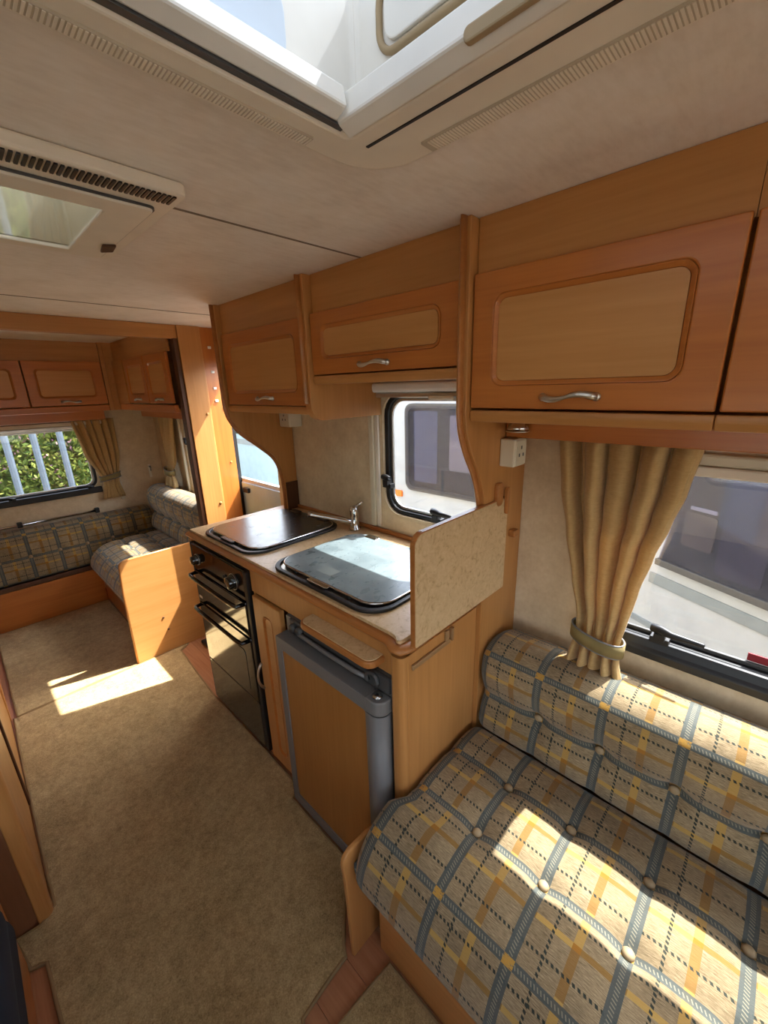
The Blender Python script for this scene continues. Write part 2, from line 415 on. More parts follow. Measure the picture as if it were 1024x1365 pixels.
struct(obj('wall_far', slab(MB(), 'y', XL, XW, -0.05, 2.0, YF, YF + .035, [(-0.60, 0.735, 0.815, 1.31)]), 'wall'))
struct(obj('wall_back', slab(MB(), 'y', XL, XW, -0.05, 2.0, YB - .035, YB, [(-0.85, 1.05, 0.75, 1.55)]), 'wall'))
ceil = struct(obj('ceiling', slab(MB(), 'z', XL - .03, XW + .03, YB, YF + .03, ZC + .02, ZC + .05, [(-0.42, 0.50, -0.45, 0.515), (-0.06, 0.30, 0.92, 1.235)]), 'white'))
SH = [(-0.42, 0.50, -0.45, 0.515), (-0.06, 0.30, 0.92, 1.235)]
for y0, y1 in ((YB, 0.928), (0.932, 2.038), (2.042, 3.05), (3.054, YF)):
    obj('ceiling_panel', slab(MB(), 'z', XL, XW, y0, y1, ZC, ZC + .02, SH), 'ceiling', ceil)
for ys in (0.93, 2.04, 3.052):
    obj('seam_strip', MB().box(XL, XW, ys - .0035, ys + .0035, ZC - .0012, ZC + .004), 'seam', ceil)

# ------------------------------------------------------------------ windows
def window(name, ax, c, d, a0, a1, b0, b1, r, rail, frame_w=0.03, seal='satin'):
    """ax: axis normal to wall, c: inner wall face, d: +1/-1 outward direction; a: along wall, b: height"""
    root = struct(obj(name, MB().ring(rrect(a0 - .004, a1 + .004, b0 - .004, b1 + .004, 0.004), rrect(a0 + .012, a1 - .012, b0 + .012, b1 - .012, r), ax, c + d * .001, c + d * .036), 'wall'))
    o2 = rrect(a0 + .006, a1 - .006, b0 + .006, b1 - .006, r); i2 = rrect(a0 + frame_w, a1 - frame_w, b0 + frame_w, b1 - frame_w, r * .8)
    obj('window_frame', MB().ring(o2, i2, ax, c + d * .012, c + d * .034), 'black', root, .004)
    i3 = rrect(a0 + frame_w + .012, a1 - frame_w - .012, b0 + frame_w + .012, b1 - frame_w - .012, r * .7)
    obj('window_seal', MB().ring(i2, i3, ax, c + d * .026, c + d * .036), seal, root, .002)
    obj('pane', MB().prism(rrect(a0 + .01, a1 - .01, b0 + .01, b1 - .01, r), ax, c + d * .038, c + d * .041), 'glass', root)
    return root
W1 = window('window_1', 'x', XW, 1, 0.60, 1.172, 1.0, 1.505, .085, True)
obj('blind_rail', MB().box(XW - .022, XW - .001, 1.196, 1.222, 0.945, 1.53), 'cream', W1, .004)
obj('blind_channel', MB().box(XW - .012, XW - .001, 1.176, 1.195, 0.945, 1.53), 'ivory', W1, .003)
obj('blind_cassette', MB().box(XW - .05, XW - .001, 0.59, 1.225, 1.497, 1.532), 'white', W1, .012, 3)
obj('blind_bar', MB().box(XW - .03, XW - .004, 0.60, 1.19, 1.478, 1.496), 'satin', W1, .004)
obj('blind_pull', MB().box(XW - .045, XW - .03, 0.80, 0.90, 1.470, 1.484), 'ivory', W1, .005)
def latch(root, y, z, sx=1, yl=0.075, x=XW, m=None):
    mk = (lambda p: p) if m is None else m
    l = MB(xf=(lambda a, b, c: mk((a, b, c))))
    l.box(x - .012, x + .014, y - .022, y + .022, z - .014, z + .004)
    l.box(x - .022, x + .006, y - .013, y + .013, z + .0, z + .020)
    l.tube([(x - .010, y + .022, z + .030), (x - .014, y, z + .030), (x - .020, y - .025 * sx, z + .028), (x - .024, y - yl * sx, z + .030)], [.011, .013, .009, .005], 10)
    return obj('window_latch', l, 'black', root, .002)
latch(W1, 0.885, 1.035); latch(W1, 1.135, 1.135, 1, .02)
W2 = window('window_2', 'x', XW, 1, -1.05, 0.335, 0.815, 1.325, .07, True, seal='darkgrey', frame_w=.020)
obj('blind_cassette', MB().box(XW - .026, XW - .001, -1.07, 0.40, 1.325, 1.352), 'cream', W2, .006)
obj('blind_bar', MB().box(XW - .03, XW - .004, -1.06, 0.36, 1.300, 1.324), 'ivory', W2, .004)
obj('lower_frame', MB().prism([(XW - .030, .792), (XW - .002, .786), (XW - .002, .842), (XW - .014, .842), (XW - .022, .822), (XW - .030, .814)], 'y', -1.05, 0.335), 'black', W2, .003)
obj('frame_bead', MB().box(XW - .0285, XW - .024, -1.05, 0.335, .806, .811), 'darkgrey', W2)
latch(W2, 0.140, 0.856, 1, .095, XW - .012)
obj('warning_label', MB().box(XW + .034, XW + .0375, -0.09, -0.035, .848, .868), 'red', W2)
W3 = window('window_3', 'x', XW, 1, 2.60, 3.22, 0.80, 1.31, .07, True)
obj('blind_rail', MB().box(XW - .02, XW - .001, 3.225, 3.25, 0.76, 1.36), 'cream', W3, .004)
latch(W3, 3.16, 1.16, 1, .03); latch(W3, 2.9, 0.825)
W4 = window('window_4', 'y', YF, 1, -0.60, 0.735, 0.815, 1.31, .07, True)
obj('blind_bar', MB().box(-0.62, 0.75, YF - .03, YF - .002, 1.285, 1.306), 'satin', W4, .004)
obj('blind_cassette', MB().box(-0.62, 0.86, YF - .04, YF - .002, 1.307, 1.335), 'cream', W4, .006)
obj('blind_rail', MB().box(0.85, 0.875, YF - .018, YF - .002, 0.70, 1.32), 'cream', W4, .004)
obj('lower_frame', MB().box(-0.60, 0.735, YF - .028, YF - .001, .79, .835), 'black', W4, .006)
for xx in (0.20, 0.66):
    l = MB(); l.box(xx - .02, xx + .02, YF - .05, YF - .02, .825, .85); l.tube([(xx, YF - .05, .845), (xx - .02, YF - .055, .855), (xx - .09, YF - .055, .862)][::1], [.011, .010, .005], 8)
    obj('window_latch', l, 'black', W4, .002)
window('added_window_5', 'x', XL, -1, -0.95, 0.35, 0.80, 1.36, .07, True)  # unseen left window, added to bring daylight into the room
window('added_window_6', 'y', YB, -1, -0.85, 1.05, 0.75, 1.55, .07, True)  # unseen window behind the camera, also added as a daylight source

# ------------------------------------------------------------------ overhead lockers
def door_parts(root, xf, a0, a1, b0, b1, axis, handle=None, inset=(.048, .048, .048, .046), t=.018, big=True, group_axis=None):
    ch = 'cherry' if axis == 'y' else 'cherry_x'; pn = 'panel' if axis == 'y' else 'panel_x'
    l, r, u, d = inset
    out = rrect(a0, a1, b0, b1, .003); mid = rrect(a0 + l, a1 - r, b0 + d, b1 - u, .026)
    inn = rrect(a0 + l + .010, a1 - r - .010, b0 + d + .010, b1 - u - .010, .018)
    dr = obj('door', MB(xf).ring(out, mid, 'y', 0, t), ch, root, .004, 3)
    obj('door_moulding', MB(xf).ring(mid, inn, 'y', .001, t + .0015, .001, t - .006), ch, dr, .002, 2)
    obj('door_panel', MB(xf).prism(inn, 'y', .002, t - .0045), pn, dr)
    if handle:
        ha, hb, hl, tilt = handle
        p = []
        for i in range(13):
            s = i / 12
            p.append((ha - hl / 2 + hl * s, t + .004 + .016 * math.sin(PI * s) ** .6, hb + tilt * math.sin(2 * PI * s)))
        h = MB(lambda a, dd, b: xf(a, dd, b)); h.tube(p, [.0035 + .0035 * abs(math.cos(PI * i / 12)) for i in range(13)], 8)
        h.lathe([(.008, t - .001), (.0085, t + .003), (.004, t + .008)], (ha - hl / 2, 0, hb), 'y', 12)
        h.lathe([(.008, t - .001), (.0085, t + .003), (.004, t + .008)], (ha + hl / 2, 0, hb), 'y', 12)
        obj('door_handle', h, 'satin', dr)
    return dr
def facing_x(xf):   # local (a=Y, depth, b=Z) for a front that looks towards -X
    return lambda a, d, b: (xf - d, a, b)
def facing_y(yf):
    return lambda a, d, b: (a, yf - d, b)
XD = 0.893   # carcass front, door outer face 0.875
def locker(label, y0, y1, doors, zb=1.432, group=None, back=XW):
    t = thing('overhead_locker', label, 'locker', (XW - .15, (y0 + y1) / 2, zb), group)
    b = MB(); b.box(XD, XD + .012, y0, y1, 1.742, ZC - .001); b.box(XD + .012, back - .002, y0, y1, zb + .006, zb + .018)
    b.box(XD + .012, back - .002, y0, y1, 1.745, 1.757); b.box(back - .012, back - .002, y0, y1, zb + .018, 1.745)
    obj('locker_body', b, 'beech', t)
    obj('pelmet', MB().prism([(XD - .012, zb), (XD + .014, zb), (XD + .014, zb + .027), (XD - .014, zb + .027), (XD - .018, zb + .016)], 'y', y0, y1), 'beech', t, .003)
    for (a0, a1, z0, z1, h, ins) in doors:
        door_parts(t, facing_x(XD), a0, a1, z0, z1, 'y', h, ins)
    return t
I1 = (.040, .040, .035, .046)
locker('overhead locker with orange cherry door above the hob, beside the doorway', 1.196, 1.785, [(1.200, 1.768, 1.461, 1.742, (1.47, 1.487, .11, .004), (.05, .05, .045, .048))])
locker('overhead locker with short orange cherry door above the kitchen window', 0.590, 1.160, [(0.594, 1.156, 1.561, 1.745, (0.875, 1.583, .11, .004), (.05, .05, .040, .046))], zb=1.531)
locker('overhead locker with wide cherry door and silver handle above the tied curtain', 0.0875, 0.555, [(0.089, 0.553, 1.464, 1.748, (0.325, 1.489, .105, .005), (.055, .052, .047, .05))])
locker('overhead locker with cherry door further along above the bench window', -0.60, 0.0865, [(-0.40, 0.083, 1.464, 1.748, (-0.15, 1.489, .105, .005), (.055, .052, .047, .05))])
# fascia under the bench lockers
tag(obj('window_pelmet', MB().box(1.06, 1.075, -1.2, 0.553, 1.376, 1.437), 'cherry', None, .003), 'plain cherry pelmet board under the bench lockers, above the tied curtain', 'pelmet')

# tall shaped end panels
def curve_panel(pts, y0, y1): return MB().prism(pts, 'y', y0, y1)
def spline(pts, n=10):
    out = []
    P = [pts[0]] + pts + [pts[-1]]
    for i in range(1, len(P) - 2):
        p0, p1, p2, p3 = (Vector(P[i + k]) for k in (-1, 0, 1, 2))
        for k in range(n):
            t = k / n
            out.append(tuple(0.5 * ((2 * p1) + (p2 - p0) * t + (2 * p0 - 5 * p1 + 4 * p2 - p3) * t * t + (3 * p1 - p0 - 3 * p2 + p3) * t ** 3)))
    out.append(tuple(pts[-1])); return out
edge3 = [(0.862, ZC - .001), (0.862, 1.46)] + spline([(0.864, 1.44), (0.872, 1.40), (0.897, 1.35), (0.933, 1.295), (0.958, 1.24), (0.972, 1.18), (0.976, 1.10)], 6) + [(0.976, 0.02)]
pan = thing('partition_panel', 'tall wooden partition panel with a waisted front edge between kitchen and bench', 'panel', (1.1, .57, 0))
obj('panel_board', curve_panel(edge3 + [(XW - .002, 0.02), (XW - .002, ZC - .001)], 0.5565, 0.5855), 'beech_z', pan, .002)
ed = [(x, 0.571, z) for x, z in edge3 if z > 0.93]
obj('edge_lipping', MB().tube([(x - .001, y, z) for x, y, z in ed], .0155, 10, flat=.35), 'lip', pan)
pan2 = thing('partition_panel', 'short wooden divider panel with rounded lower corner between hob locker and window locker', 'panel', (1.03, 1.18, 1.415))
sh = [(0.862, ZC - .001)] + [(0.862 + .05 - .05 * math.cos(PI / 2 * i / 8), 1.412 + .05 - .05 * math.sin(PI / 2 * i / 8)) for i in range(9)] + [(XW - .002, 1.412), (XW - .002, ZC - .001)]
obj('panel_board', curve_panel(sh, 1.162, 1.194), 'beech_z', pan2, .002)
obj('edge_lipping', MB().tube([(0.861, 1.178, ZC - .004), (0.861, 1.178, 1.47)], .016, 10, flat=.35), 'lip', pan2)
edge1 = [(0.872, ZC - .001), (0.872, 1.46)] + spline([(0.874, 1.44), (0.885, 1.40), (0.925, 1.34), (1.01, 1.27), (1.085, 1.20), (1.118, 1.12), (1.128, 1.03), (1.128, 0.93)], 6) + [(1.128, 0.921)]
pan1 = thing('partition_panel', 'wooden end panel with swept edge beside the doorway at the hob end', 'panel', (1.1, 1.8, .92))
obj('panel_board', curve_panel(edge1 + [(XW - .002, 0.921), (XW - .002, ZC - .001)], 1.787, 1.815), 'beech_z', pan1, .002)
obj('edge_lipping', MB().tube([(x, 1.801, z) for x, z in edge1], .015, 8, flat=.35), 'lip', pan1)
obj('splash_guard', MB().box(1.128, XW - .003, 1.783, 1.787, .921, 1.065), 'darkwood', pan1)
# ------------------------------------------------------------------ kitchen base
XK = 0.652
kit = thing('kitchen_cabinet', 'beech kitchen base cabinet around the fridge and oven, with slim door', 'cabinet', (.9, 1.2, 0))
b = MB()
b.box(XK, XW - .002, 0.588, 0.604, 0.0, .879)             # end board
b.box(XK + .02, XW - .002, 1.118, 1.134, 0.0, .879); b.box(XK + .01, XW - .002, 1.335, 1.345, 0, .879); b.box(XK, XW - .002, 1.862, 1.880, 0, .879)
b.box(XK + .004, XK + .016, 0.604, 1.345, 0.795, .879)   # rail under worktop
b.box(XK + .02, XW - .002, 1.134, 1.335, 0.0, .02)
b.box(XW - .02, XW - .002, 0.604, 1.862, 0.02, .879)
obj('cabinet_body', b, 'beech_z', kit, .0015)
obj('side_board', MB().box(XK + .005, 0.974, 0.5705, 0.5875, 0.0, .879), 'beech_z', kit, .002)
obj('corner_post', MB().prism(rrect(0.634, 0.668, 0.572, 0.612, [.018, .004, .004, .010]), 'z', 0.0, .879), 'beech_z', kit)
sd_ = door_parts(kit, facing_x(XK + .012), 1.142, 1.328, 0.03, 0.787, 'y', None, (.062, .062, .06, .06), .02)
sd_.name = 'slim_door'; sd_.data.materials[0] = M_['beech_z']
hp = [(XK - .008 - .022 * math.sin(PI * i / 10) ** .7, 1.322, 0.375 + .115 * i / 10) for i in range(11)]
obj('door_handle', MB().tube(hp, [.0065, .0055, .005, .0045, .0045, .0045, .0045, .0045, .005, .0055, .0065], 10), 'satin', sd_)
# pull-out board
tray = thing('pull_out_board', 'small pull-out serving board with laminate top above the fridge', 'board', (.62, .81, .83))
shp = rrect(0.598, 0.655, 0.648, 0.965, [.03, .004, .004, .03])
obj('board', MB().prism(shp, 'z', 0.826, 0.846), 'lip', tray, .006, 3)
obj('laminate_top', MB().prism(rrect(0.605, 0.655, 0.655, 0.958, [.025, .003, .003, .025]), 'z', 0.8455, 0.8485), 'laminate', tray)

# worktop
wt = thing('worktop', 'speckled beige laminate worktop with wooden front lipping', 'worktop', (.9, 1.22, .88))
o_ = [(XW - .002, 0.588), (XW - .002, 1.885), (0.662, 1.885)] + [(0.662, 0.66)] + spline([(0.662, 0.64), (0.659, 0.615), (0.648, 0.60), (0.652, 0.590), (0.672, 0.588)], 4)
obj('worktop_slab', MB().prism(o_, 'z', 0.880, 0.9195), 'laminate', wt, .001)
lp = [(0.655, 0.0)]
path = [(0.657, 1.885, .900), (0.657, 1.3, .900), (0.657, 0.66, .900), (0.656, 0.635, .900), (0.650, 0.613, .900), (0.640, 0.598, .900), (0.642, 0.582, .900), (0.660, 0.576, .900), (0.70, 0.577, .900), (0.97, 0.577, .900)]
obj('worktop_lipping', MB().tube(path, .0195, 12, flat=.55), 'lip', wt)
obj('back_upstand', MB().box(XW - .016, XW - .003, 0.59, 1.785, .9195, .938), 'lip', wt, .004)

# raised flap at the worktop end
fl = thing('worktop_flap', 'hinged laminate worktop flap folded upright beside the sink', 'flap', (.87, .565, .9))
fo = rrect(0.660, 1.086, 0.912, 1.200, [.004, .004, .004, .03])
fo = [(a, b) for a, b in fo]
obj('flap_board', MB().prism(fo, 'y', 0.5475, 0.562), 'laminate', fl)
obj('flap_edging', MB().prism(rrect(0.6575, 1.0885, 0.9095, 1.2025, [.005, .005, .005, .032]), 'y', 0.549, 0.5615), 'lip', fl)
obj('turn_hook', MB().prism(rrect(1.062, 1.075, 1.155, 1.235, .006), 'y', 0.536, 0.547), 'lip', fl, .002)
obj('hook_plate', MB().prism(rrect(1.018, 1.052, 1.185, 1.252, .014), 'y', 0.545, 0.5565), 'lip', fl, .002)
obj('door_stop', MB().box(1.118, 1.148, 0.535, 0.5565, 1.066, 1.088), 'lip', fl, .004)
br = thing('flap_bracket', 'small folding wooden bracket on the cabinet side under the flap', 'bracket', (.75, .565, .83))
obj('bracket_arm', MB().box(0.668, 0.830, 0.563, 0.570, .834, .848), 'bracketwood', br, .002)
obj('bracket_post', MB().box(0.808, 0.824, 0.563, 0.570, .848, .878), 'bracketwood', br, .002)
obj('hinge_strip', MB().box(0.833, 0.842, 0.560, 0.570, .838, .878), 'bracketwood', br, .002)

# oven
ov = thing('cooker', 'black glass built-in cooker with grill and oven doors', 'cooker', (.9, 1.6, 0))
XO = 0.652; Y0, Y1 = 1.348, 1.858
obj('cooker_body', MB().box(XO + .006, XW - .03, Y0 + .004, Y1 - .004, 0.03, .872), 'black', ov)
obj('side_trim', MB().box(XO - .012, XO + .006, Y0, Y0 + .026, 0.03, .872), 'black', ov, .004)
obj('side_trim', MB().box(XO - .012, XO + .006, Y1 - .010, Y1, 0.03, .872), 'black', ov, .004)
obj('control_panel', MB().box(XO - .010, XO + .006, Y0 + .027, Y1 - .011, .742, .868), 'blackgloss', ov, .003)
g = obj('grill_door', MB().box(XO - .016, XO + .006, Y0 + .027, Y1 - .011, .582, .738), 'blackgloss', ov, .004)
o = obj('oven_door', MB().box(XO - .016, XO + .006, Y0 + .027, Y1 - .011, .272, .576), 'blackgloss', ov, .004)
obj('oven_window', MB().prism(rrect(Y0 + .085, Y1 - .07, .30, .50, .02), 'x', XO - .0175, XO - .012), 'smoke', o)
obj('storage_door', MB().box(XO - .014, XO + .006, Y0 + .027, Y1 - .011, .035, .266), 'smoke', ov, .004)
def bow(y0, y1, z, par):
    p = [(XO - .012, y0, z)] + [(XO - .042, y0 + .004, z), (XO - .046, y0 + .018, z)] + [(XO - .048, y0 + (y1 - y0) * t, z) for t in (.15, .35, .5, .65, .85)] + [(XO - .046, y1 - .018, z), (XO - .042, y1 - .004, z), (XO - .012, y1, z)]
    obj('door_handle', MB().tube(p, .0085, 10), 'blackgloss', par)
bow(Y0 + .045, Y1 - .02, .726, g); bow(Y0 + .045, Y1 - .02, .562, o)
for yy, r in ((1.80, .021), (1.462, .028)):
    kb = obj('control_knob', MB().lathe([(r * 1.1, 0.002), (r * 1.1, -.006), (r, -.010), (r * .92, -.026), (r * .6, -.030)], (XO - .010, yy, .800), 'x', 20), 'blackgloss', ov)
    obj('knob_ring', MB().tube([(XO - .0125, yy + r * 1.2 * math.cos(2 * PI * i / 20), .800 + r * 1.2 * math.sin(2 * PI * i / 20)) for i in range(20)], .0012, 6, True), 'satin', kb)
obj('badge', MB().box(XO - .0168, XO - .015, 1.80, 1.83, .605, .617), 'satin', ov)
obj('ignition_button', MB().lathe([(.007, .002), (.007, -.006), (.005, -.008)], (XO - .010, 1.535, .80), 'x', 14), 'black', ov)
obj('toe_strip', MB().box(XO + .01, XO + .03, 1.14, 1.86, 0.0, .028), 'lip', ov)

# fridge
fr = thing('fridge', 'grey framed fridge with wood-effect door panel next to the bench', 'fridge', (.9, .85, 0))
FY0, FY1 = 0.618, 1.108
obj('fridge_body', MB().box(0.648, XW - .03, FY0 + .002, FY1 - .002, 0.012, .790), 'grey', fr)
fd = obj('fridge_door', MB().ring(rrect(FY0 + .052, FY1, 0.012, 0.735, .006), rrect(FY0 + .056, FY1 - .030, 0.055, 0.690, .010), 'x', .600, .646), 'grey', fr, .005, 3)
obj('door_panel', MB().box(.605, .640, FY0 + .05, FY1 - .026, .05, .695), 'fridgewood', fd)
cp = [(0.646, FY0), (0.646, FY0 + .052), (0.600, FY0 + .052)] + [(0.600 + .046 * (1 - math.cos(PI / 2 * i / 8)), FY0 + .046 - .046 * math.sin(PI / 2 * i / 8)) for i in range(9)]
cp = [(0.646, FY0), (0.646, FY0 + .055), (0.598, FY0 + .055)] + [(0.628 - .030 * math.cos(PI / 2 * i / 8), FY0 + .032 - .032 * math.sin(PI / 2 * i / 8)) for i in range(9)]
obj('door_column', MB().prism(cp, 'z', 0.012, 0.690, True), 'grey', fd)
obj('column_cap', MB().prism(cp, 'z', 0.692, 0.737), 'grey', fd, .004)
obj('hinge_pin', MB().lathe([(.015, .737), (.015, .741), (.006, .744)], (.624, FY0 + .032, 0), 'z', 16), 'chrome', fd)
obj('control_rail', MB().box(0.640, 0.652, FY0 + .004, FY1 - .03, .742, .792), 'darkgrey', fr, .004)
obj('rail_lip', MB().tube([(.636, FY0 + .09, .762), (.630, FY0 + .12, .764), (.628, .86, .764), (.630, FY1 - .10, .764), (.638, FY1 - .07, .762)], .007, 10), 'grey', fr)
for yy in (1.045, 1.012):
    obj('control_knob', MB().lathe([(.015, 0), (.015, -.012), (.012, -.018)], (.642, yy, .772), 'x', 16), 'darkgrey', fr)
obj('catch_ring', MB().tube([(.634, .680 + .020 * math.cos(a), .768 + .020 * math.sin(a)) for a in [PI * 1.35 * i / 12 - .6 for i in range(13)]], .006, 8), 'darkgrey', fr)

# hob and sink with glass lids
def lid(name, label, y0, y1, x0, x1, mat, z=.9197):
    t = thing(name, label, name.split('_')[0], ((x0 + x1) / 2, (y0 + y1) / 2, z))
    obj('rim', MB().ring(rrect(x0, x1, y0, y1, .085, 10), rrect(x0 + .016, x1 - .016, y0 + .016, y1 - .016, .075, 10), 'z', z, z + .010), 'black', t, .003)
    obj('tray', MB().prism(rrect(x0 + .014, x1 - .014, y0 + .014, y1 - .014, .076, 10), 'z', z, z + .004), 'darkgrey' if mat == 'hoblid' else 'satin', t)
    ld = obj('glass_lid', MB().prism(rrect(x0 + .034, x1 - .02, y0 + .02, y1 - .02, .070, 10), 'z', z + .013, z + .018), mat, t, .001)
    obj('lid_trim', MB().tube([(a, b, z + .014) for a, b in rrect(x0 + .033, x1 - .019, y0 + .019, y1 - .019, .071, 10)], .0035, 8, True), 'chrome', ld)
    for yy in (y0 + .12, y1 - .12):
        obj('lid_hinge', MB().box(x1 - .045, x1 - .014, yy - .03, yy + .03, z + .006, z + .022), 'black' if mat == 'hoblid' else 'chrome', ld, .004)
    for yy in (y0 + .14, y1 - .14):
        obj('lid_buffer', MB().box(x0 + .026, x0 + .036, yy - .008, yy + .008, z + .004, z + .014), 'black', ld, .002)
    obj('front_grip', MB().prism(rrect(x0 + .012, x0 + .030, (y0 + y1) / 2 - .05, (y0 + y1) / 2 + .05, .008), 'z', z + .012, z + .017), 'chrome' if mat != 'hoblid' else 'black', ld, .002)
    return t
lid('hob_unit', 'hob under a dark glass lid at the doorway end of the worktop', 1.350, 1.805, 0.672, 1.135, 'hoblid')
sk = lid('sink_unit', 'sink under a pale frosted glass lid next to the tap', 0.700, 1.245, 0.672, 1.115, 'sinklid')
obj('instruction_label', MB().box(0.745, 0.790, 0.975, 1.045, .9377, .9382), 'label', sk)
tp = thing('mixer_tap', 'chrome mixer tap with long swivel spout behind the sink', 'tap', (1.14, 1.275, .92))
tx, ty = 1.142, 1.290
obj('tap_body', MB().lathe([(.026, .920), (.026, .926), (.019, .931), (.0185, .985), (.020, .990), (.020, 1.012), (.016, 1.024), (.006, 1.028)], (tx, ty, 0), 'z', 24), 'chrome', tp)
obj('spout', MB().tube([(tx, ty, .955), (tx - .03, ty + .02, .962), (tx - .09, ty + .06, .985), (tx - .15, ty + .10, 1.005), (tx - .165, ty + .11, 1.009)], [.013, .012, .0115, .012, .0135], 14), 'chrome', tp)
obj('lever', MB().tube([(tx, ty, 1.018), (tx + .01, ty - .018, 1.034), (tx + .016, ty - .036, 1.048)], [.008, .0055, .0065], 12), 'chrome', tp)

# ------------------------------------------------------------------ sockets and spotlight
def socket(label, x0, x1, y0, y1, z0, z1, face):
    t = thing('wall_socket', label, 'socket', ((x0 + x1) / 2, (y0 + y1) / 2, z0))
    obj('back_box', MB().box(x0, x1, y0, y1, z0, z1), 'cream', t, .004)
    yc, zc = (y0 + y1) / 2, (z0 + z1) / 2
    if face == 'y':
        fp = obj('face_plate', MB().box(x0 + .004, x1 - .004, y0 - .003, y0 + .001, z0 + .004, z1 - .004), 'cream', t, .002)
        xc = (x0 + x1) / 2
        for dx, dz in ((0, .014), (-.011, -.006), (.011, -.006)): obj('pin_slot', MB().box(xc + dx - .003, xc + dx + .003, y0 - .0036, y0 - .0028, zc + dz - .0045, zc + dz + .0045), 'darkgrey', fp)
    else:
        fp = obj('face_plate', MB().box(x0 - .003, x0 + .001, y0 + .004, y1 - .004, z0 + .004, z1 - .004), 'cream', t, .002)
        for dy, dz in ((0, .014), (-.011, -.006), (.011, -.006)): obj('pin_slot', MB().box(x0 - .0036, x0 - .0028, yc + dy - .003, yc + dy + .003, zc + dz - .0045, zc + dz + .0045), 'darkgrey', fp)
    return t
socket('cream three-pin socket box on the waisted panel beside the tied curtain', 1.036, 1.102, 0.512, 0.5563, 1.298, 1.374, 'y')
socket('cream socket box below the hob locker beside the swept end panel', 1.128, XW - .003, 1.700, 1.7865, 1.345, 1.425, 'x')
sl = thing('spotlight', 'small chrome spotlight under the bench locker beside the socket box', 'light', (1.0, .47, 1.41))
obj('lamp_shade', MB().lathe([(.014, 1.437), (.016, 1.424), (.024, 1.412), (.029, 1.398), (.026, 1.400), (.010, 1.412)], (1.02, .50, 0), 'z', 20), 'chrome', sl)
obj('lamp_rim', MB().tube([(1.02 + .0285 * math.cos(2 * PI * i / 20), .50 + .0285 * math.sin(2 * PI * i / 20), 1.399) for i in range(20)], .002, 6, True), 'satin', sl)

